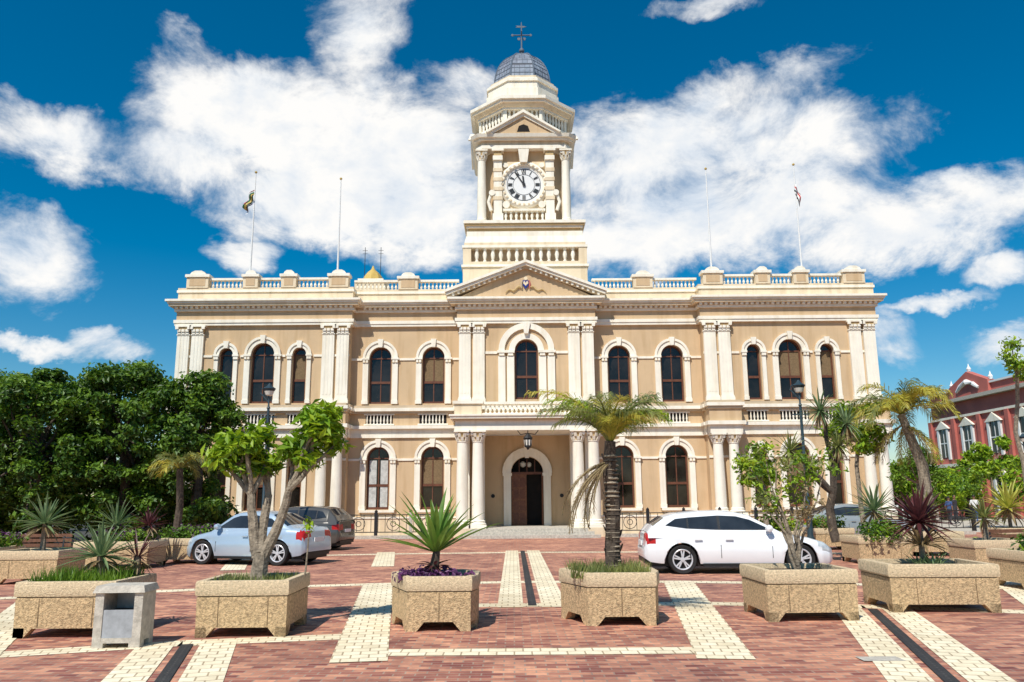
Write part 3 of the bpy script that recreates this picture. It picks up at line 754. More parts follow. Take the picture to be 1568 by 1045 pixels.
for d, r1 in ((-15.7, 16.0), (16.3, 18.8), (0, 33)):
    r0 = 18.4 if d == 0 else 6
    for o in (-.36, .36): strip(d, r0, r1, .42, off=o)
    strip(d, r0+.2, r1-.2, .14, 'grate', .012)
chord(-8, 8, 14.6, .42)
for a in (-24, -16, 8, 16): chord(a, a+8, 15.9 if a in (-16, -24) else 18.9, .42)
for a in range(-40, 40, 8):
    chord(a, a+8, 22.4, .45); 
chord(-8, 8, 18.7, .42)
for a in range(-40, 40, 8): chord(a, a+8, 32.0, .5)
for d in (-32, 32, -40, 40): strip(d, 16, 33, .6)
for d in (-16, -8, 8, 16, -24, 24): strip(d, 27, 33, .6)
sheet('manhole', 'greyconc', -.22, .22, -.12, .12, .010, pb, (3.9, 9.0), 0)

# ------------------------------------------------------------ vegetation helpers
def rv(r=1.0):
    while True:
        v = Vector((R.uniform(-1, 1), R.uniform(-1, 1), R.uniform(-1, 1)))
        if 0.01 < v.length < 1: return v*r
def clump(b, part, m, c, rad, n, size, asp=.5, shell=.35, out=1.2):
    vs, fs = [], []; c = Vector(c)
    b.leafy.add(part)
    for _ in range(n):
        d = rv().normalized(); rr = shell+(out-shell)*R.random()**.8
        p = c+Vector((d.x*rad[0], d.y*rad[1], d.z*rad[2]))*rr
        nrm = (d*.5+Vector((0, 0, .5))+rv(.9)).normalized()
        t = nrm.cross(rv()).normalized(); u = nrm.cross(t)
        s = size*R.uniform(.6, 1.25)
        a = t*s; w = u*s*asp; o = len(vs)
        vs += [tuple(p-a), tuple(p-w*1.0+nrm*s*.1), tuple(p+a-nrm*s*.25), tuple(p+w*1.0+nrm*s*.1)]
        fs.append((o, o+1, o+2, o+3))
    b.add(part, m, vs, fs)
def blades(b, part, m, c, n, L, w, e0, e1, droop, jit=.15):
    vs, fs = [], []; c = Vector(c); b.leafy.add(part)
    for i in range(n):
        az = 2*pi*i*.618+R.uniform(-.2, .2); el = e0+(e1-e0)*(i/n)+R.uniform(-jit, jit)
        l = L*R.uniform(.8, 1.12); h = Vector((cos(az), sin(az), 0)); side = Vector((-sin(az), cos(az), 0))
        p = c+h*.03; S = 6; o = len(vs); dr = droop*R.uniform(.4, 1.5)
        for k in range(S+1):
            t = k/S; e = el-dr*t*t
            ww = w*[.55, .8, 1.0, .95, .75, .42, .02][k]*.5
            up = Vector((-h.x*sin(e), -h.y*sin(e), cos(e)))
            vs += [tuple(p-side*ww+up*ww*.5), tuple(p), tuple(p+side*ww+up*ww*.5)]
            p = p+(h*cos(e)+Vector((0, 0, sin(e))))*(l/S)
        for k in range(S):
            q = o+k*3; fs += [(q, q+1, q+4, q+3), (q+1, q+2, q+5, q+4)]
    b.add(part, m, vs, fs)
def frond(b, part, m, c, az, L, e0, droop, ll, nl=30, stiff=.6, lw=.022):
    vs, fs = [], []; b.leafy.add(part); p = Vector(c); pts = []; N = 14
    h = Vector((cos(az), sin(az), 0)); side = Vector((-sin(az), cos(az), 0))
    for k in range(N+1):
        t = k/N; e = e0-droop*t**1.3
        tg = h*cos(e)+Vector((0, 0, sin(e))); pts.append((p.copy(), tg)); p = p+tg*(L/N)
    b.tube(part+'_ribs', m, [q[0] for q in pts], [.018*(1-.9*i/N)+.003 for i in range(N+1)], 4)
    for i in range(nl):
        t = .12+.88*i/nl; f = t*N; k = min(N-1, int(f)); q = pts[k][0].lerp(pts[k+1][0], f-k); tg = pts[k][1]
        l = ll*(sin(pi*(t*.8+.12))**.7)*R.uniform(.8, 1.1)
        up = side.cross(tg)
        for s in (-1, 1):
            d = (side*s*stiff+tg*.75-up*R.uniform(-.25, .45)+rv(.15)).normalized(); dn = Vector((0, 0, -1))
            a = q; mid = q+d*l*.55; e = q+d*l*.95+dn*l*R.uniform(.12, .55); o = len(vs)
            w_ = tg*lw
            vs += [tuple(a-w_*.5), tuple(a+w_*.5), tuple(mid+w_), tuple(mid-w_), tuple(e)]
            fs += [(o, o+1, o+2, o+3), (o+3, o+2, o+4)]
    b.add(part, m, vs, fs)
def limb(b, a, c, r0, r1, m='bark', bend=.12, part='limbs'):
    a, c = Vector(a), Vector(c); n = 5; L = (c-a).length; o = rv(bend*L)
    pts = [a.lerp(c, i/n)+o*sin(pi*i/n)+rv(.02*L)*(0 < i < n) for i in range(n+1)]
    b.tube(part, m, pts, [r0+(r1-r0)*i/n for i in range(n+1)], 8)

def big_tree(x, y, top, rad, nc=60):
    b = B('broadleaf_tree', (x, y, 0)); zc = top-rad*.95; fork = (.0, 0, zc-rad*.6)
    limb(b, (0, 0, 0), fork, .22, .16, 'barkd', part='trunk')
    lo = .8
    for i in range(nc):
        hgt = lo+(top-lo-.35)*R.random()**.75
        f = sin(pi*min(1, max(.2, (hgt-lo+1.3)/(top-lo+1.3))))**.5
        a = R.uniform(0, 2*pi); rr = rad*f*R.uniform(.45, 1.12)
        c = Vector((cos(a)*rr, sin(a)*rr*.9, hgt))
        s = R.uniform(.28, .62)
        if i % 4 == 0: limb(b, fork, c, .08, .02, 'barkd')
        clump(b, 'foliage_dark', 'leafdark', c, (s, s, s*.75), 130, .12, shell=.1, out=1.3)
        clump(b, 'foliage_highlight', 'leafmid', c+Vector((-.05, -.12, s*.3)), (s*.95, s*.95, s*.6), 75, .115, shell=.3, out=1.3)  # sunlit highlights put into colour: paler leaves on each clump's upper, sunward side
    b.finish()
for x, y, t, r in ((-12.9, 32.5, 7.0, 1.8), (-15.6, 32, 7.5, 2.1), (-18.4, 31, 7.0, 2.3), (-21.3, 32, 7.2, 2.3), (-24.5, 33, 6.9, 2.4), (-17.2, 34.5, 7.6, 2.3), (-22.5, 36, 7.6, 2.6), (-27.5, 36, 7.6, 2.6)):
    big_tree(x, y, t, r, 88)
b = B('hedge', (0, 0, 0))
for i in range(120):
    c = (R.uniform(-36, -12.5), R.uniform(33.5, 36), R.uniform(.3, 1.7)); s = R.uniform(.5, .8)
    clump(b, 'foliage', 'leafdark' if i % 3 else 'leafmid', c, (s, s, s), 110, .15)
b.finish()
def tree_row(x0, x1, y0, y1, h, n, m='leafdark', m2='leafmid'):
    b = B('distant_trees', (0, 0, 0))
    for i in range(n):
        x = R.uniform(x0, x1); y = R.uniform(y0, y1); hh = h*R.uniform(.6, 1.0)
        b.tube('trunks', 'barkd', [(x, y, 0), (x, y, hh*.6)], .15)
        for k in range(9):
            c = (x+R.uniform(-1.7, 1.7), y+R.uniform(-1.4, 1.4), hh*R.uniform(.3, .92)); s = R.uniform(.6, 1.2)
            clump(b, 'foliage', m if k % 2 else m2, c, (s, s, s*.8), 140, .2)
    b.finish()
tree_row(-60, -24, 36, 60, 7, 30)
tree_row(28, 39, 58, 76, 5.2, 16, 'leafmid', 'leafbright')
tree_row(44, 110, 80, 120, 8, 24)
tree_row(20, 30, 66, 90, 7, 8)

# ------------------------------------------------------------ planters
def planter(x, y, w, h=.70, rz=0, d=None, shape='sq'):
    b = B('concrete_planter', (x, y, 0), rz); d = d or w
    a, c = w/2, d/2
    if shape == 'sq': P = [(-a, -c), (a, -c), (a, c), (-a, c)]
    else: P = [(-a*.5, -c), (a*.88, -c), (a, -c*.5), (a, c*.5), (a*.6, c), (-a*.6, c), (-a, c*.35)]
    def sc(f): return [(p[0]*f, p[1]*f) for p in P]
    H1 = h-.2
    b.prism_z('body', 'conc', sc(.96), .12, H1, sc(.97))
    b.prism_z('groove', 'joint', sc(.955), H1, H1+.014)
    o, i = sc(1.0), sc(.84); n = len(P)
    vs = [(p[0]*.985, p[1]*.985, H1+.014) for p in P]+[(p[0], p[1], H1+.04) for p in o]+[(p[0], p[1], h-.03) for p in o]+[(p[0]*.985, p[1]*.985, h) for p in o]+[(p[0], p[1], h) for p in i]+[(p[0], p[1], h-.15) for p in i]
    fs = []
    for L in range(5):
        for k in range(n): fs.append((L*n+k, L*n+(k+1) % n, (L+1)*n+(k+1) % n, (L+1)*n+k))
    b.add('rim', 'concrim', vs, fs)
    b.prism_z('soil', 'soil', sc(.85), h-.16, h-.07)
    for t in (.5,) if shape == 'hex' else (.25, .78):
        x0 = P[0][0]+(P[1][0]-P[0][0])*t
        b.box('joints', 'joint', x0-.005, x0+.005, -c*.972, -c*.9, .14, H1-.01)
    for k in range(n):
        p, q = Vector((*P[k], 0)), Vector((*P[(k+1) % n], 0)); L = (q-p).length
        if L < .35: continue
        t = (q-p).normalized(); nn = Vector((t.y, -t.x, 0))
        for s_, dirn in ((p, t), (q, -t)):
            base = s_*.962
            vs = []
            for off in (0.0, -.14):
                for u, z in ((0, 0), (.13, 0), (.24, .125), (0, .125)):
                    vs.append(tuple(base+dirn*u+nn*off+Vector((0, 0, z))))
            b.add('feet', 'conc', vs, [(0, 1, 2, 3), (4, 7, 6, 5), (0, 4, 5, 1), (1, 5, 6, 2), (2, 6, 7, 3), (3, 7, 4, 0)])
    b.finish(25)
def grass(name, x, y, z, rx, ry, m='leafmid', n=350, L=.16):
    b = B(name, (x, y, z)); vs, fs = [], []; b.leafy.add('blades')
    for _ in range(n):
        px, py = R.uniform(-rx, rx), R.uniform(-ry, ry); a = R.uniform(0, 2*pi); l = L*R.uniform(.5, 1.2)
        t = Vector((R.uniform(-.5, .5), R.uniform(-.5, .5), 1)).normalized()*l; s = Vector((cos(a), sin(a), 0))*.012
        o = len(vs); p = Vector((px, py, 0)); vs += [tuple(p-s), tuple(p+s), tuple(p+t)]; fs.append((o, o+1, o+2))
    b.add('blades', m, vs, fs); b.finish()

PL = [(-5.82, 11.35, 1.32, 0, 'sq'), (-3.52, 11.3, 1.20, .02, 'sq'), (-1.12, 11.65, 1.28, .0, 'hex'), (1.36, 12.0, 1.40, -.02, 'hex'), (4.18, 12.25, 1.32, .02, 'sq'), (6.48, 13.0, 1.64, -.05, 'sq'), (10.1, 15.6, 1.6, 0, 'sq')]
for x, y, w, rz, sh in PL: planter(x, y, w, rz=rz, shape=sh, d=min(w, 1.2))
for x, y, w in ((-10.5, 18.3, 1.4), (-10.6, 22.2, 2.0), (-9.4, 23.8, 1.3), (-12.6, 19.5, 1.3), (9.6, 21.8, 1.4), (10.6, 27.6, 1.3), (12.4, 24.5, 1.5), (16.1, 26.5, 1.3), (11.3, 19.6, 1.3), (8.2, 25.5, 1.2)):
    planter(x, y, w, d=1.2)

b = B('frangipani_tree', (-3.52, 11.4, 0))
limb(b, (0, 0, .55), (.02, 0, 1.0), .13, .11, bend=.02, part='trunk')
forks = [((-.02, 0, .95), (-.18, .05, 1.8), [(-.55, .1, 2.6), (-.25, -.2, 2.55), (-.72, .1, 2.35), (-.1, .3, 2.7)]),
         ((.05, 0, .95), (.36, 0, 1.85), [(.35, .1, 2.55), (.72, -.15, 2.8), (.98, .1, 2.5), (.68, .2, 3.0)]),
         ((0, 0, 1.0), (.02, .2, 1.8), [(.05, .2, 2.3), (-.4, .3, 2.4)])]
tips = []
for a, m_, ends in forks:
    limb(b, a, m_, .09, .055, bend=.08)
    for e in ends:
        limb(b, m_, e, .045, .02, bend=.15); tips.append(e)
        for _ in range(2):
            e2 = Vector(m_).lerp(Vector(e), .7)+Vector((R.uniform(-.25, .25), R.uniform(-.25, .25), R.uniform(.0, .25)))
            limb(b, Vector(m_).lerp(Vector(e), .5), e2, .025, .012); tips.append(tuple(e2))
for t in tips:
    clump(b, 'foliage', 'leafbright', t, (.19, .19, .14), 46, .095, .38, .1, 1.3)
    clump(b, 'foliage_shade', 'leafmid', Vector(t)-Vector((0, 0, .07)), (.17, .17, .1), 14, .09, .38, .1)
for _ in range(8):
    clump(b, 'foliage', 'leafbright', (R.uniform(.5, .98), R.uniform(-.2, .25), R.uniform(2.4, 3.02)), (.16, .16, .15), 50, .09, .42, .1, 1.3)
b.finish()
grass('planter_grass', -3.52, 11.3, .62, .48, .48, 'leafolive', 500, .14)
b = B('frangipani_sapling', (-2.85, 11.6, 0)); limb(b, (-.1, 0, .6), (-.05, 0, 1.25), .016, .01); clump(b, 'foliage', 'leafbright', (-.05, 0, 1.35), (.1, .1, .14), 18, .07, .35); b.finish()

b = B('yucca_plant', (-1.12, 11.65, 0))
b.tube('stem', 'barkd', [(0, 0, .55), (.0, 0, .8), (.03, 0, 1.0)], [.06, .07, .05])
blades(b, 'leaves', 'yucca', (.02, 0, .98), 32, .92, .095, .35, 1.4, .35, .25)
blades(b, 'old_leaves', 'maroon', (0, 0, .8), 14, .28, .05, -.6, .6, .5)
b.finish()
b = B('purple_groundcover', (-1.12, 11.65, .64)); 
for _ in range(16): clump(b, 'foliage', 'purple', (R.uniform(-.48, .48), R.uniform(-.48, .45), .05), (.12, .12, .07), 30, .045)
b.finish()

b = B('palm_tree', (1.46, 12.0, 0))
b.tube('trunk', 'barkd', [(0, 0, .55), (-.02, 0, 1.0), (.02, 0, 1.6), (-.03, 0, 2.1), (0, 0, 2.55)], [.12, .11, .10, .10, .08], 10)
for i in range(26):
    z = .68+i*.065; a = i*2.4
    b.lathe('leaf_bases', 'bark' if i % 3 else 'barkd', [(.095, 0), (.118, .015), (.105, .03), (.09, .04)], (R.uniform(-.012, .012), R.uniform(-.01, .01), z), 9)
    b.obox('leaf_bases', 'barkd', (.12*cos(a), .12*sin(a), z), (.015*cos(a), .015*sin(a), .03), (-.03*sin(a), .03*cos(a), 0), (.01*cos(a), .01*sin(a), .03))
for i in range(24):
    az = i*2.4+.3; e0 = R.uniform(.9, 1.5)
    frond(b, 'fronds', ('leafolive', 'leafbright', 'leafolive', 'leafyellow')[i % 4], (0, 0, 2.5), az, R.uniform(.85, 1.25), e0, R.uniform(1.1, 2.2), .30, 50, lw=.008)
for a, L, e, dr, m in ((1.02, 1.6, 1.15, 1.5, 'leafyellow'), (.93, 1.35, 1.3, 1.8, 'leafbright'), (1.1, 1.35, 1.0, 1.6, 'leafolive'), (.05, 1.15, 1.35, 1.4, 'leafolive'), (-.08, 1.0, 1.1, 1.7, 'leafyellow'), (.5, 1.1, 1.45, 1.2, 'leafolive')):
    frond(b, 'fronds', m, (0, 0, 2.5), pi*a, L, e, dr, .32, 56, lw=.008)
for i in range(11):
    frond(b, 'dead_fronds', 'brownleaf', (0, 0, 2.25), pi+R.uniform(-1.1, 1.1), R.uniform(.9, 1.45), R.uniform(-.7, -.2), R.uniform(.9, 1.4), .14, 26, .3, lw=.008)
b.finish()
grass('planter_grass', 1.36, 12.0, .62, .55, .52, 'leafolive', 1200, .22)

b = B('shrub_tree', (4.22, 12.3, 0))
for _ in range(9):
    e = (R.uniform(-.65, .65), R.uniform(-.4, .4), R.uniform(1.5, 2.35))
    mid = (e[0]*.25, e[1]*.3, 1.15)
    limb(b, (R.uniform(-.05, .05), 0, .6), mid, .028, .02, part='stems'); limb(b, mid, e, .02, .008)
    for k in range(4):
        clump(b, 'foliage', ('leafbright', 'leafmid', 'leafolive', 'leafbright')[k], Vector(e)+rv(.3), (.15, .15, .12), 30, .05, .45, .1, 1.4)
for k in range(12): clump(b, 'red_shoots', 'brownleaf', (R.uniform(-.3, .4), R.uniform(-.3, .3), R.uniform(1.2, 1.9)), (.12, .12, .14), 22, .045, .35, .1)
b.finish()
b = B('cordyline_plant', (6.5, 13.1, 0))
b.tube('stem', 'bark', [(0, 0, .55), (0, 0, 1.3)], [.05, .04])
blades(b, 'leaves', 'maroon', (0, 0, 1.3), 70, .66, .06, -.5, 1.4, .3)
blades(b, 'old_leaves', 'brownleaf', (0, 0, .95), 36, .55, .05, -.1, 1.0, .9)
for i in range(5): blades(b, 'small_plants', 'agave', (R.uniform(-.6, .5), R.uniform(-.4, .3), .62), 14, .28, .03, .3, 1.2, .4)
b.finish()

def agave(x, y, z, L, m='agave', n=46, w=.06, e0=.0, name='agave_plant'):
    b = B(name, (x, y, 0))
    b.tube('stem', 'bark', [(0, 0, .3), (0, 0, z)], [.07, .05])
    blades(b, 'leaves', m, (0, 0, z), n, L, w, e0-.3, 1.35, .3)
    blades(b, 'dry_leaves', 'brownleaf', (0, 0, z-.06), 14, L*.7, w, -.8, -.1, .4)
    b.finish()
agave(-5.72, 11.4, .98, .58, w=.05)
grass('planter_grass', -5.82, 11.35, .62, .56, .5, 'leafmid', 1400, .24)
agave(-5.35, 11.7, .95, .45, 'maroon', 24, .03)
agave(-10.5, 18.3, 1.25, .7, w=.07)
agave(9.7, 21.9, 1.35, .85, w=.07)
agave(12.4, 24.5, 1.3, .7, 'leafolive', w=.07)
agave(16.1, 26.5, 1.3, 1.05, 'yellowagave', 50, .10)
agave(11.3, 19.6, 1.2, .6, 'leafolive', 40, .05)
agave(-10.9, 22.4, 1.1, .8, 'agave')
agave(-10.0, 22.4, 1.1, .6, 'maroon', 34)
for x, y in ((-10.6, 22.2), (-9.4, 23.8), (-12.6, 19.5)):
    b = B('flowering_shrub', (x, y, .66))
    for _ in range(14):
        c = (R.uniform(-.7, .7), R.uniform(-.4, .4), R.uniform(.05, .25)); clump(b, 'foliage', 'leafmid', c, (.24, .24, .16), 70, .06)
        if R.random() < .6: clump(b, 'flowers', 'purple', Vector(c)+Vector((0, 0, .1)), (.2, .2, .1), 25, .045)
    b.finish()
for x, y, s in ((10.1, 15.6, .5), (9.6, 21.6, .4), (10.6, 27.6, .5), (8.2, 25.5, .5), (13.6, 23.0, .6)):
    b = B('green_shrub', (x, y, .62 if x != 13.6 else .15))
    for _ in range(12): clump(b, 'foliage', R.choice(['leafmid', 'leafdark', 'leafbright']), (R.uniform(-s, s), R.uniform(-.4, .4), R.uniform(.05, .35)), (.26, .26, .2), 80, .06)
    b.finish()

b = B('cabbage_tree', (8.85, 22.5, 0))
heads = [((-.15, 0, 4.1), .7), ((.65, .2, 3.75), .7), ((-1.05, .1, 3.0), .6), ((.2, -.2, 3.1), .5), ((-.5, .2, 2.5), .5)]
limb(b, (0, 0, .5), (.05, 0, 2.0), .13, .11, 'barkd', part='trunk')
for h, L in heads:
    limb(b, (.03, 0, 1.8), h, .075, .05, 'barkd')
    blades(b, 'leaves', 'leafolive' if h[2] < 3.5 else 'agave', h, 50, L, .05, -.9, 1.4, .5)
    blades(b, 'dry_leaves', 'brownleaf', Vector(h)-Vector((0, 0, .1)), 16, L*.8, .05, -1.4, -.8, .1)
b.finish()
b = B('palm_tree', (12.3, 24.6, 0))
b.tube('trunk', 'bark', [(0, 0, .0), (.25, 0, 1.5), (.2, 0, 2.6), (-.3, 0, 4.2)], [.2, .17, .17, .12], 10)
for i in range(30):
    az = i*2.4; frond(b, 'fronds', 'leafyellow' if i % 3 else 'leafolive', (-.3, 0, 4.2), az, R.uniform(1.5, 2.0), R.uniform(.5, 1.3), R.uniform(1.6, 2.5), .5, 40, lw=.018)
for i in range(14): frond(b, 'dead_fronds', 'brownleaf' if i % 2 else 'leafyellow', (-.25, 0, 3.9), R.uniform(0, 6.3), 1.6, -.5, 1.0, .3, 28, .4, lw=.016)
b.finish()
def small_tree(x, y, z, r, m, nc=14, name='street_tree', ls=.09):
    b = B(name, (x, y, 0)); limb(b, (0, 0, .2), (0, 0, z-r*.4), .09, .06, part='trunk')
    for _ in range(nc):
        c = Vector((0, 0, z))+Vector([v*k for v, k in zip(rv(), (r, r, r*.8))])
        limb(b, (0, 0, z-r*.5), c, .035, .012)
        clump(b, 'foliage', m, c, (.32, .32, .22), 100, ls, .45, .1, 1.3)
        clump(b, 'foliage_shade', 'leafmid', c-Vector((0, 0, .1)), (.3, .3, .2), 45, ls, .45, .1)
    b.finish()
small_tree(11.0, 25.5, 3.9, 1.0, 'leafbright', 18)
small_tree(7.5, 24.5, 2.6, .6, 'leafbright', 9)
small_tree(17.3, 27, 6.3, .9, 'leafbright', 6)
small_tree(20.2, 27, 3.9, 1.0, 'leafmid', 12)
small_tree(26, 44, 3.7, 1.7, 'leafbright', 24, ls=.14)
small_tree(31, 46, 3.8, 1.8, 'leafmid', 24, ls=.14)
small_tree(17.0, 34, 2.8, 1.1, 'leafmid', 18)
b = B('palm_tree', (-12.2, 29.5, 0))
b.tube('trunk', 'barkd', [(0, 0, 0), (.1, 0, 1.6), (0, 0, 2.9)], [.16, .13, .12], 8)
for i in range(18): frond(b, 'fronds', 'leafolive' if i % 3 else 'leafyellow', (0, 0, 2.9), i*2.4, 1.2, R.uniform(.3, 1.3), 1.9, .4, 30, lw=.018)
b.finish()

# ------------------------------------------------------------ litter bin, bench
b = B('litter_bin', (-4.76, 10.2, 0), .05)
for sx in (-1, 1):
    b.box('side_panels', 'greyconc', min(sx*.18, sx*.28), max(sx*.18, sx*.28), -.2, .2, .08, .64)
    b.box('feet', 'greyconc', min(sx*.15, sx*.28), max(sx*.15, sx*.28), -.2, -.08, 0, .08)
    b.box('feet', 'greyconc', min(sx*.15, sx*.28), max(sx*.15, sx*.28), .08, .2, 0, .08)
b.prism_z('top', 'greyconc', [(-.31, -.23), (.31, -.23), (.31, .23), (-.31, .23)], .64, .72, [(-.28, -.2), (.28, -.2), (.28, .2), (-.28, .2)])
b.box('front_plate', 'steel', -.178, .178, -.19, -.175, .1, .44)
b.box('back_plate', 'steel', -.178, .178, .175, .19, .1, .60)
b.box('liner', 'iron', -.17, .17, -.15, .15, .1, .42)
b.box('floor', 'greyconc', -.178, .178, -.17, .17, .06, .1)
b.box('base_rail', 'greyconc', -.178, .178, -.198, -.191, .06, .12)
b.finish(20)
def bench(x, y, rz):
    b = B('park_bench', (x, y, 0), rz)
    for s in (-1, 1):
        b.box('legs', 'greyconc', s*.7-.06, s*.7+.06, -.22, .22, 0, .40)
        b.obox('back_supports', 'iron', (s*.7, .27, .62), (.02, 0, 0), (0, .02, 0), (0, .05, .24))
    for i in range(4): b.box('seat', 'wood', -.9, .9, -.24+i*.12, -.15+i*.12, .40, .44)
    for i in range(3): b.box('backrest', 'wood', -.9, .9, .25+.02*i, .28+.02*i, .52+.13*i, .61+.13*i)
    b.finish()
bench(12.8, 20.6, .2); bench(13.8, 18.6, -.2); bench(-13.2, 22.5, .1)

def lamp(x, y, h):
    b = B('street_lamp', (x, y, 0))
    b.lathe('post', 'lamp', [(.16, 0), (.16, .35), (.1, .5), (.09, 1.3), (.12, 1.36), (.06, 1.45), (.045, h-.7), (.07, h-.68), (.03, h-.6), (.03, h-.1)], (0, 0, 0), 10)
    b.tube('bracket', 'lamp', [(0, 0, h-.5), (-.3, 0, h-.15), (-.25, 0, h), (0, 0, h-.1)], .025)
    b.lathe('lantern', 'lamp', [(.05, 0), (.17, .05), (.22, .14), (.1, .22), (.03, .32)], (0, 0, h-.15), 10)
    b.lathe('lantern_bowl', 'lampglass', [(.02, -.12), (.12, -.08), (.17, .05)], (0, 0, h-.15), 10)
    b.box('arm', 'lamp', -.3, .3, -.02, .02, h-1.0, h-.96)
    b.finish()
lamp(9.6, 26.5, 5.4); lamp(-8.3, 27, 5.5); lamp(25.5, 40, 4.6)

# ------------------------------------------------------------ cars
def interp(pts, t):
    for (a, va), (b_, vb) in zip(pts[:-1], pts[1:]):
        if a <= t <= b_: return va+(vb-va)*(t-a)/(b_-a) if b_ > a else vb
    return pts[-1][1]
def car(name, loc, rz, paint, L=4.35, kind='hatch', wr=.325, hwid=.89):
    b = B(name, loc, rz)
    if kind == 'hatch':
        top = [(0, .55), (.006, .62), (.012, .88), (.03, .95), (.1, .98), (.5, .94), (.68, .91), (.73, .88), (.86, .79), (.94, .69), (.985, .56), (1, .42)]
        roof = [(.02, .93), (.05, 1.09), (.11, 1.27), (.17, 1.345), (.3, 1.40), (.40, 1.41), (.49, 1.38), (.56, 1.31), (.735, .89)]
        g_r, g_f = (.05, .11), (.56, .735)
        wins = [[(.115, 1.09), (.17, 1.235), (.229, 1.26), (.229, 1.02)], [(.236, 1.02), (.236, 1.265), (.389, 1.305), (.389, .99)], [(.401, .99), (.401, 1.305), (.49, 1.285), (.56, 1.205), (.665, .98)]]
        doors = (.235, .395, .66)
    elif kind == 'sedan':
        top = [(0, .5), (.006, .62), (.015, .88), (.04, .98), (.16, 1.01), (.5, .96), (.70, .93), (.76, .90), (.88, .80), (.95, .70), (.985, .56), (1, .42)]
        roof = [(.10, .98), (.145, 1.06), (.28, 1.36), (.36, 1.42), (.46, 1.44), (.55, 1.41), (.60, 1.36), (.75, .92)]
        g_r, g_f = (.145, .28), (.60, .75)
        wins = [[(.2, 1.05), (.275, 1.24), (.399, 1.33), (.399, 1.0)], [(.411, 1.0), (.411, 1.33), (.54, 1.32), (.59, 1.26), (.69, 1.0)]]
        doors = (.235, .405, .69)
    else:
        top = [(0, .6), (.006, .7), (.012, .98), (.03, 1.03), (.1, 1.05), (.5, 1.02), (.68, .99), (.74, .97), (.88, .90), (.95, .80), (.985, .62), (1, .5)]
        roof = [(.018, 1.02), (.05, 1.2), (.11, 1.42), (.17, 1.49), (.3, 1.53), (.45, 1.52), (.54, 1.46), (.70, .98)]
        g_r, g_f = (.05, .11), (.54, .70)
        wins = [[(.12, 1.15), (.16, 1.34), (.209, 1.38), (.209, 1.10)], [(.216, 1.10), (.216, 1.385), (.379, 1.41), (.379, 1.07)], [(.39, 1.07), (.39, 1.41), (.49, 1.39), (.54, 1.32), (.64, 1.06)]]
        doors = (.215, .385, .64)
    bot = [(0, .36), (.03, .27), (.08, .24), (.92, .20), (.97, .22), (1, .30)]
    wid = [(0, .62), (.005, .70), (.02, .78), (.06, .83), (.14, .875), (.3, .89), (.7, .89), (.86, .865), (.92, .82), (.96, .73), (.985, .60), (1, .45)]
    wx = [.195, .805]
    ts = sorted(set([i/70 for i in range(71)]+[t for t, _ in top+wid]+[.003, .01, .975, .99]))
    sec = [(.95, 0), (.985, .12), (1.0, .35), (1.0, .52), (.978, .60), (.985, .74), (.955, .88), (.90, .96), (.80, 1.0), (.5, 1.025), (0, 1.035)]
    rows = []
    for t in ts:
        x = (t-.5)*L; zt = interp(top, t); z0 = interp(bot, t); w = interp(wid, t)*hwid/.89; za = z0
        for w_ in wx:
            dx = x-(w_-.5)*L; ra = wr+.055
            if abs(dx) < ra: za = max(za, wr+sqrt(ra*ra-dx*dx))
        row = []
        for f, q in sec:
            z = z0+q*(zt-z0); z = max(z, za if q < .8 else z); row.append((x, w*f, z))
        rows.append(row+[(x, -p[1], p[2]) for p in reversed(row[:-1])])
    n = len(rows[0]); bodyF, hl, tl = [], [], []
    V = [p for r in rows for p in r]
    for j in range(len(rows)-1):
        for i in range(n-1):
            f = (j*n+i, j*n+i+1, (j+1)*n+i+1, (j+1)*n+i)
            zc = sum(V[k][2] for k in f)/4; t = (ts[j]+ts[j+1])/2; yy = abs(sum(V[k][1] for k in f)/4)
            zt = interp(top, t)
            if .905 < t < .985 and zt-.17 < zc < zt-.005 and yy > .38: hl.append(f)
            elif t < .06 and .70 < zc < .92 and yy > .45: tl.append(f)
            else: bodyF.append(f)
    bodyF += [tuple(range(n)), tuple((len(rows)-1)*n+i for i in range(n))]
    b.add('body', paint, V, bodyF); b.add('headlights', 'headlight', V, hl)
    if tl: b.add('tail_lights', 'redlight', V, tl)
    yb, mm = .80*hwid/.89, .42
    zbelt = interp(top, .5)-.03
    tg = sorted(set([t for t, _ in roof]+[roof[0][0]+(roof[-1][0]-roof[0][0])*i/30 for i in range(31)]))
    rows = []
    def yy_(z): return yb-(z-zbelt)*mm
    for t in tg:
        zr = interp(roof, t); x = (t-.5)*L
        zs = max(zbelt-.1, zr-.055)
        row = [(x, yb+.035, zbelt-.1), (x, yy_(zs), zs), (x, yy_(zs)-.05, zr-.018), (x, yy_(zs)-.14, zr), (x, yy_(zs)*.45, zr+.014), (x, 0, zr+.018)]
        rows.append(row+[(p[0], -p[1], p[2]) for p in reversed(row[:-1])])
    n = len(rows[0]); V = [p for r in rows for p in r]; pf, gf = [], []
    for j in range(len(rows)-1):
        t = (tg[j]+tg[j+1])/2
        for i in range(n-1):
            f = (j*n+i, j*n+i+1, (j+1)*n+i+1, (j+1)*n+i)
            if (g_r[0] < t < g_r[1] or g_f[0] < t < g_f[1]) and 2 <= i < n-3: gf.append(f)
            else: pf.append(f)
    b.add('roof', paint, V, pf); b.add('windscreens', 'carglass', V, gf)
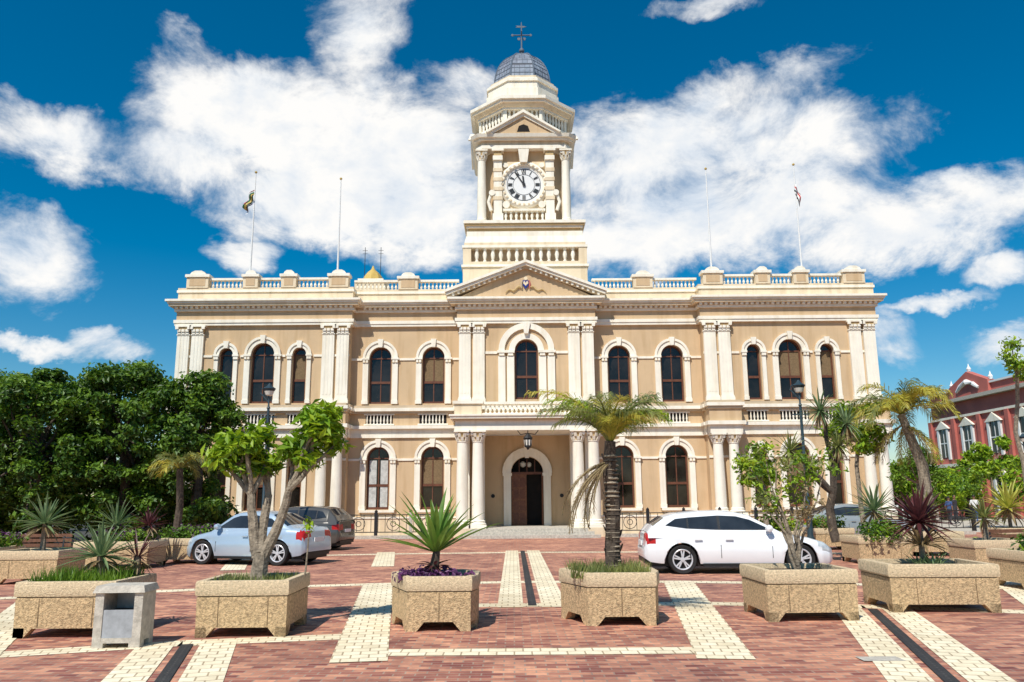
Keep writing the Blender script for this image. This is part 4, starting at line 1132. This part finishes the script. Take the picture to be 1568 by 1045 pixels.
    for s in (-1, 1):
        for w_ in wins:
            vs = [((t-.5)*L, s*(yy_(z)+.010), z) for t, z in w_]
            b.add('side_windows', 'carglass', vs, [tuple(range(len(vs)))])
        for wa, wb in zip(wins[:-1], wins[1:]):
            pts = [(wa[3][0], wa[3][1]), (wb[0][0], wb[0][1]), (wb[1][0], wb[1][1]), (wa[2][0], wa[2][1])]
            vs = [((t-.5)*L, s*(yy_(z)+.007), z) for t, z in pts]
            b.add('pillars', 'black', vs, [(0, 1, 2, 3)])
        for d in doors:
            x = (d-.5)*L; ww = hwid*1.0
            b.box('door_gaps', 'black', x-.006, x+.006, min(s*(ww+.0015), s*(ww-.05)), max(s*(ww+.0015), s*(ww-.05)), .36, interp(top, d)-.30)
        b.box('sills', 'black', -L*.2, L*.2, min(s*(hwid-.02), s*(hwid-.10)), max(s*(hwid-.02), s*(hwid-.10)), .17, .24)
        for d in doors[:2]:
            x = (d+.025-.5)*L; b.box('door_handles', paint, x, x+.17, min(s*hwid, s*(hwid+.02)), max(s*hwid, s*(hwid+.02)), .76, .79)
        xm = (doors[2]-.5)*L-.06
        b.lathe('mirrors', paint, [(.02, -.1), (.075, -.07), (.09, .0), (.07, .08), (.01, .11)], (xm, s*(hwid+.03), zbelt+.1), 8, 'y')
        for w_ in wx:
            x = (w_-.5)*L; yc = s*(hwid-.125)
            b.lathe('tyres', 'tyre', [(.21, -.08), (wr-.02, -.10), (wr, -.07), (wr, .07), (wr-.02, .10), (.21, .08)], (x, yc, wr), 32, 'y', cap=False)
            b.lathe('rims', 'alloy', [(.235, s*.085), (.225, s*.092), (.205, s*.085), (.20, -s*.05)], (x, yc, wr), 32, 'y', cap=False)
            b.lathe('brake_backs', 'black', [(.001, 0), (.205, 0), (.205, s*.01), (.001, s*.01)], (x, yc, wr), 20, 'y')
            for k in range(5):
                for o in (-.16, .16):
                    a = 2*pi*k/5+.3+o; rr = .105
                    b.obox('rims', 'alloy', (x+rr*cos(a), yc+s*.07, wr+rr*sin(a)), (rr*cos(a), 0, rr*sin(a)), (0, .012, 0), (-.016*sin(a), 0, .016*cos(a)))
            b.lathe('rims', 'alloy', [(.001, s*.09), (.05, s*.088), (.055, s*.05)], (x, yc, wr), 12, 'y')
    b.box('underbody', 'black', -L*.47, L*.45, -hwid+.24, hwid-.24, .16, .6)
    b.box('number_plate', 'white', -L/2-.012, -L/2+.01, -.25, .25, .62, .73)
    b.box('grille', 'black', L/2-.05, L/2+.004, -.35, .35, .34, .52)
    b.box('number_plate', 'white', L/2+.004, L/2+.01, -.25, .25, .40, .5)
    b.box('bumper_lower', 'black', -L/2+.02, -L/2+.2, -.6, .6, .24, .34)
    b.finish(40)
car('white_hatchback', (5.25, 19.7, 0), radians(-2), 'carwhite', 4.4, 'hatch')
car('silver_sedan', (-7.3, 23.4, 0), radians(180-17), 'carsilver', 3.95, 'sedan')
car('dark_suv', (-8.0, 29.8, 0), radians(180-12), 'cardark', 4.2, 'suv')
car('grey_sedan', (13.6, 33.0, 0), radians(0), 'cargrey', 4.4, 'sedan')
car('white_sedan', (27, 60, 0), radians(10), 'carwhite', 4.4, 'sedan')

# ------------------------------------------------------------ red building on the right
b = B('red_building', (40, 0, -1.0))
Y0, Y1 = 40, 76
b.box('walls', 'redwall', 0, 22, Y0, Y1, 0, 11)
b.box('plinth', 'greyconc', -.1, 0, Y0, Y1, 0, 1)
b.box('cornice', 'greyconc', -.5, 22.4, Y0-.4, Y1+.4, 11, 11.3)
b.box('parapet', 'redwall', -.05, 22, Y0, Y1, 11.3, 12.0)
b.box('coping', 'white', -.2, 22.2, Y0-.2, Y1+.2, 12.0, 12.15)
b.box('string', 'trim', -.25, 0, Y0, Y1, 5.3, 5.6); b.box('string', 'trim', -.15, 0, Y0, Y1, 9.6, 9.8)
for i in range(9):
    y = Y0+2.2+i*4
    for z0, z1 in ((6.2, 8.8), (1.5, 4.4)):
        b.box('windows', 'glass', -.04, 0, y-.65, y+.65, z0, z1)
        for s in (-1, 1): b.box('window_surrounds', 'white', -.16, 0, y+s*.8-.15, y+s*.8+.15, z0-.2, z1)
        vs = [(-.2, y-1.15, z1), (-.2, y+1.15, z1), (-.2, y, z1+.75), (0, y-1.15, z1), (0, y+1.15, z1), (0, y, z1+.75)]
        b.add('window_hoods', 'trim', vs, [(0, 1, 2), (3, 5, 4), (0, 3, 4, 1), (1, 4, 5, 2), (2, 5, 3, 0)])
        b.box('window_bars', 'white', -.07, -.045, y-.04, y+.04, z0, z1); b.box('window_bars', 'white', -.072, -.046, y-.65, y+.65, (z0+z1)/2-.05, (z0+z1)/2+.05)
    b.box('piers', 'redwall', -.22, 0, y+1.75, y+2.25, 0, 9.6)
for yc in (50, 69):
    vs = [(-.3, yc-3, 11.3), (-.3, yc-3, 12.3), (-.3, yc-1.6, 12.8), (-.3, yc, 13.4), (-.3, yc+1.6, 12.8), (-.3, yc+3, 12.3), (-.3, yc+3, 11.3)]
    v2 = [(.3, y, z) for _, y, z in vs]; n = 7
    b.add('gable', 'redwall', vs+v2, [tuple(range(n)), tuple(range(2*n-1, n-1, -1))]+[(i, (i+1) % n, (i+1) % n+n, i+n) for i in range(n)])
    b.tube('gable_scrolls', 'white', [(-.35, yc-1.7, 11.8), (-.35, yc-1, 12.2), (-.35, yc, 12.5), (-.35, yc+1, 12.2), (-.35, yc+1.7, 11.8)], [.12, .2, .25, .2, .12])
    for s, z in ((-3, 12.3), (0, 13.4), (3, 12.3)): b.lathe('gable_urns', 'white', [(.12, 0), (.2, .25), (.08, .45), (.02, .7)], (0, yc+s, z), 8)
b.finish()

# ------------------------------------------------------------ people
def person(name, x, y, rz, shirt, trousers, h=1.74, stride=.22):
    k = h/1.75
    J = {'pel': (0, 0, .95, .15), 'waist': (0, 0, 1.12, .13), 'chest': (0, .01, 1.35, .16), 'neck': (0, 0, 1.5, .06), 'nk2': (0, -.01, 1.56, .055),
         'shL': (.18, 0, 1.43, .065), 'elL': (.25, .05, 1.14, .045), 'wrL': (.25, -.06, .9, .032), 'haL': (.25, -.08, .8, .035),
         'shR': (-.18, 0, 1.43, .065), 'elR': (-.25, .06, 1.15, .045), 'wrR': (-.25, .02, .9, .032), 'haR': (-.25, 0, .8, .035),
         'hpL': (.09, 0, .9, .1), 'knL': (.1, -stride*.5, .5, .062), 'anL': (.1, -stride*.6, .09, .042), 'toL': (.1, -stride*.6-.17, .04, .035),
         'hpR': (-.09, 0, .9, .1), 'knR': (-.1, stride*.1, .5, .062), 'anR': (-.1, stride, .1, .042), 'toR': (-.1, stride-.16, .04, .035)}
    E = [('pel', 'waist'), ('waist', 'chest'), ('chest', 'neck'), ('neck', 'nk2'), ('chest', 'shL'), ('shL', 'elL'), ('elL', 'wrL'), ('wrL', 'haL'), ('chest', 'shR'), ('shR', 'elR'), ('elR', 'wrR'), ('wrR', 'haR'),
         ('pel', 'hpL'), ('hpL', 'knL'), ('knL', 'anL'), ('anL', 'toL'), ('pel', 'hpR'), ('hpR', 'knR'), ('knR', 'anR'), ('anR', 'toR')]
    names = list(J); idx = {n_: i for i, n_ in enumerate(names)}
    me = bpy.data.meshes.new('tmp'); me.from_pydata([tuple(c*k for c in J[n_][:3]) for n_ in names], [(idx[a], idx[c]) for a, c in E], [])
    o = bpy.data.objects.new('tmp', me); scene.collection.objects.link(o)
    sm = o.modifiers.new('s', 'SKIN'); sk = me.skin_vertices[0].data
    for i, n_ in enumerate(names):
        r = J[n_][3]*k; sk[i].radius = (r, r*(.75 if n_ in ('chest', 'waist', 'pel') else 1)); sk[i].use_root = (i == 0)
    ss = o.modifiers.new('ss', 'SUBSURF'); ss.levels = 2; ss.render_levels = 2
    dg = bpy.context.evaluated_depsgraph_get(); dg.update()
    m2 = bpy.data.meshes.new_from_object(o.evaluated_get(dg)); m2.name = 'body'
    bpy.data.objects.remove(o)
    m2.materials.clear()
    for q in (shirt, trousers, 'skin', 'black'): m2.materials.append(M[q])
    for p in m2.polygons:
        c = p.center/k; arm = abs(c.x) > .2
        p.use_smooth = True
        p.material_index = 3 if c.z < .1 else 2 if (c.z > 1.49 or (arm and c.z < 1.2)) else 0 if (c.z > .98) else 1
    e = bpy.data.objects.new(name, None); scene.collection.objects.link(e); e.location = (x, y, -0.0); e.rotation_euler = (0, 0, rz)
    ob = bpy.data.objects.new('body', m2); scene.collection.objects.link(ob); ob.parent = e
    hb = B('x', (0, 0, 0))
    prof = [(.02, -.12), (.05, -.11), (.07, -.05), (.082, .02), (.08, .07), (.055, .115), (.005, .13)]
    hb.lathe('head', 'skin', prof, (0, -.015, 1.66*k), 12)
    hb.lathe('hair', 'black', [(.087, .03), (.088, .07), (.062, .12), (.005, .14)], (0, .0, 1.66*k), 12)
    hb.obox('nose', 'skin', (0, -.105, 1.645*k), (.01, 0, 0), (0, .015, 0), (0, 0, .02))
    for s in (-1, 1):
        hb.obox('ears', 'skin', (s*.085, 0, 1.655*k), (.008, 0, 0), (0, .018, 0), (0, 0, .03))
        hb.obox('eyes', 'black', (s*.03, -.092, 1.67*k), (.012, 0, 0), (0, .004, 0), (0, 0, .005))
    he = hb.finish()
    for c in list(he.children): c.parent = e
    bpy.data.objects.remove(he)
person('walking_man', 28.9, 51, 2.4, 'whitecloth', 'bluecloth')
person('walking_woman', 27.3, 51, 2.0, 'bluecloth', 'darkcloth', 1.66)
person('standing_man', 28.2, 52, .5, 'darkcloth', 'darkcloth', 1.74, .05)

# ------------------------------------------------------------ world with clouds
w = bpy.data.worlds.new("World"); scene.world = w; w.use_nodes = True
nt = w.node_tree; nt.nodes.clear()
def N(t, **k):
    n = nt.nodes.new(t)
    for a, v in k.items(): setattr(n, a, v)
    return n
def mth(op, a, b_=None, c=None):
    n = N('ShaderNodeMath', operation=op)
    for i, v in enumerate((a, b_, c)):
        if v is None: continue
        if isinstance(v, (int, float)): n.inputs[i].default_value = v
        else: nt.links.new(v, n.inputs[i])
    return n.outputs[0]
sunx, suny, sel = -.42, -.91, radians(53)
sky = N('ShaderNodeTexSky', sky_type='NISHITA', sun_disc=False)
sky.sun_elevation = sel; sky.sun_rotation = atan2(sunx, suny); sky.air_density = 1.0; sky.dust_density = 0.2; sky.ozone_density = 3.0
hs = N('ShaderNodeHueSaturation'); hs.inputs['Hue'].default_value = .49; hs.inputs['Saturation'].default_value = 1.55; hs.inputs['Value'].default_value = 1.0
nt.links.new(sky.outputs[0], hs.inputs['Color'])
bg = N('ShaderNodeBackground'); bg.inputs['Strength'].default_value = .10; nt.links.new(hs.outputs[0], bg.inputs['Color'])
tc = N('ShaderNodeTexCoord'); sp = N('ShaderNodeSeparateXYZ'); nt.links.new(tc.outputs['Generated'], sp.inputs[0])
def noise(scale, det, rough, off=0, dist=0, sz=1.4):
    mp = N('ShaderNodeMapping'); mp.inputs['Location'].default_value = (off, off*.7, off*.3); mp.inputs['Scale'].default_value = (1, 1, sz)
    nt.links.new(tc.outputs['Generated'], mp.inputs[0])
    n = N('ShaderNodeTexNoise'); n.inputs['Scale'].default_value = scale; n.inputs['Detail'].default_value = det; n.inputs['Roughness'].default_value = rough
    n.inputs['Distortion'].default_value = dist
    nt.links.new(mp.outputs[0], n.inputs['Vector']); return n.outputs['Fac']
n1 = noise(8.0, 10, .64, 3.1, .3); n2 = noise(17, 5, .6, 7.7, .2); n3 = noise(4.5, 2, .5, 11.0)
az = mth('ADD', mth('ARCTAN2', sp.outputs[0], sp.outputs[1]), mth('MULTIPLY', mth('SUBTRACT', n3, .5), .14))
el = mth('ADD', mth('ARCSINE', sp.outputs[2]), mth('MULTIPLY', mth('SUBTRACT', n2, .5), .07))
def pix(u, v):
    f = 1218.0; th = radians(11.28); x = (u-784)/f; y = (522-v)/f
    d = Vector((x, cos(th)-y*sin(th), sin(th)+y*cos(th))).normalized()
    return atan2(d.x, d.y), math.asin(d.z)
blobs = [(400, 175, 220, 90, 1.05), (570, 245, 200, 120, 1.1), (290, 235, 130, 60, .95), (500, 315, 210, 70, 1.0), (660, 330, 130, 85, 1.0),
         (1000, 245, 200, 105, 1.05), (1070, 335, 290, 95, 1.1), (1180, 225, 200, 90, .85), (1210, 125, 130, 38, .5), (1400, 350, 200, 64, 1.0),
         (565, 40, 58, 75, .7), (80, 205, 110, 48, .72), (15, 375, 105, 75, .9), (145, 525, 62, 24, .7), (40, 527, 60, 14, .6), (365, 385, 65, 30, .7), (270, 60, 55, 30, .5),
         (710, 125, 60, 42, .55), (1350, 525, 42, 45, .6), (1535, 530, 75, 34, .75), (1560, 415, 60, 30, .9), (1430, 470, 90, 14, .6), (1090, 12, 85, 18, .5),
         (-320, 300, 220, 90, .9), (1950, 250, 220, 90, .9)]
field = None
for u, v, ru, rv_, wt in blobs:
    a0, e0 = pix(u, v); ra = ru*1.12/1218*cos(atan((u-784)/1218))**1.3; re = rv_*1.12/1218*.93
    dx = mth('MULTIPLY', mth('SUBTRACT', az, a0), 1/ra); dy = mth('MULTIPLY', mth('SUBTRACT', el, e0), 1/re)
    d2 = mth('MULTIPLY_ADD', dx, dx, mth('MULTIPLY', dy, dy))
    g = mth('MULTIPLY', mth('SUBTRACT', 1.0, d2), wt)
    field = g if field is None else mth('SMOOTH_MAX', field, g, .3)
field = mth('MAXIMUM', field, -.6)
fld = mth('ADD', field, mth('MULTIPLY', mth('SUBTRACT', n1, .5), 2.7))
mr = N('ShaderNodeMapRange', interpolation_type='SMOOTHSTEP'); mr.inputs['From Min'].default_value = -.05; mr.inputs['From Max'].default_value = .88
nt.links.new(fld, mr.inputs['Value'])
cr = N('ShaderNodeValToRGB'); cr.color_ramp.elements[0].position = .36; cr.color_ramp.elements[0].color = (.70, .78, .88, 1)
cr.color_ramp.elements[1].position = .56; cr.color_ramp.elements[1].color = (1, .99, .97, 1)
nt.links.new(mth('ADD', mth('MULTIPLY', n2, .45), mth('MULTIPLY', n1, .55)), cr.inputs['Fac'])
bg2 = N('ShaderNodeBackground'); bg2.inputs['Strength'].default_value = 1.0; nt.links.new(cr.outputs[0], bg2.inputs['Color'])
mx = N('ShaderNodeMixShader'); nt.links.new(mr.outputs[0], mx.inputs[0]); nt.links.new(bg.outputs[0], mx.inputs[1]); nt.links.new(bg2.outputs[0], mx.inputs[2])
out = N('ShaderNodeOutputWorld'); nt.links.new(mx.outputs[0], out.inputs[0])

sl = bpy.data.lights.new('sun', 'SUN'); sl.energy = 5.0; sl.angle = radians(.53); sl.color = (1, .96, .88)
so = bpy.data.objects.new('sun', sl); scene.collection.objects.link(so)
dvec = Vector((sunx*cos(sel), suny*cos(sel), sin(sel)))
so.rotation_euler = (-dvec).to_track_quat('-Z', 'Y').to_euler()

cam = bpy.data.cameras.new('camera'); cam.lens = 28; cam.sensor_width = 36; cam.clip_end = 3000
co = bpy.data.objects.new('camera', cam); scene.collection.objects.link(co)
co.matrix_world = Matrix.Translation((0, 0, 1.7)) @ Matrix.Rotation(radians(90+11.28), 4, 'X') @ Matrix.Rotation(radians(-.45), 4, 'Z')
scene.camera = co
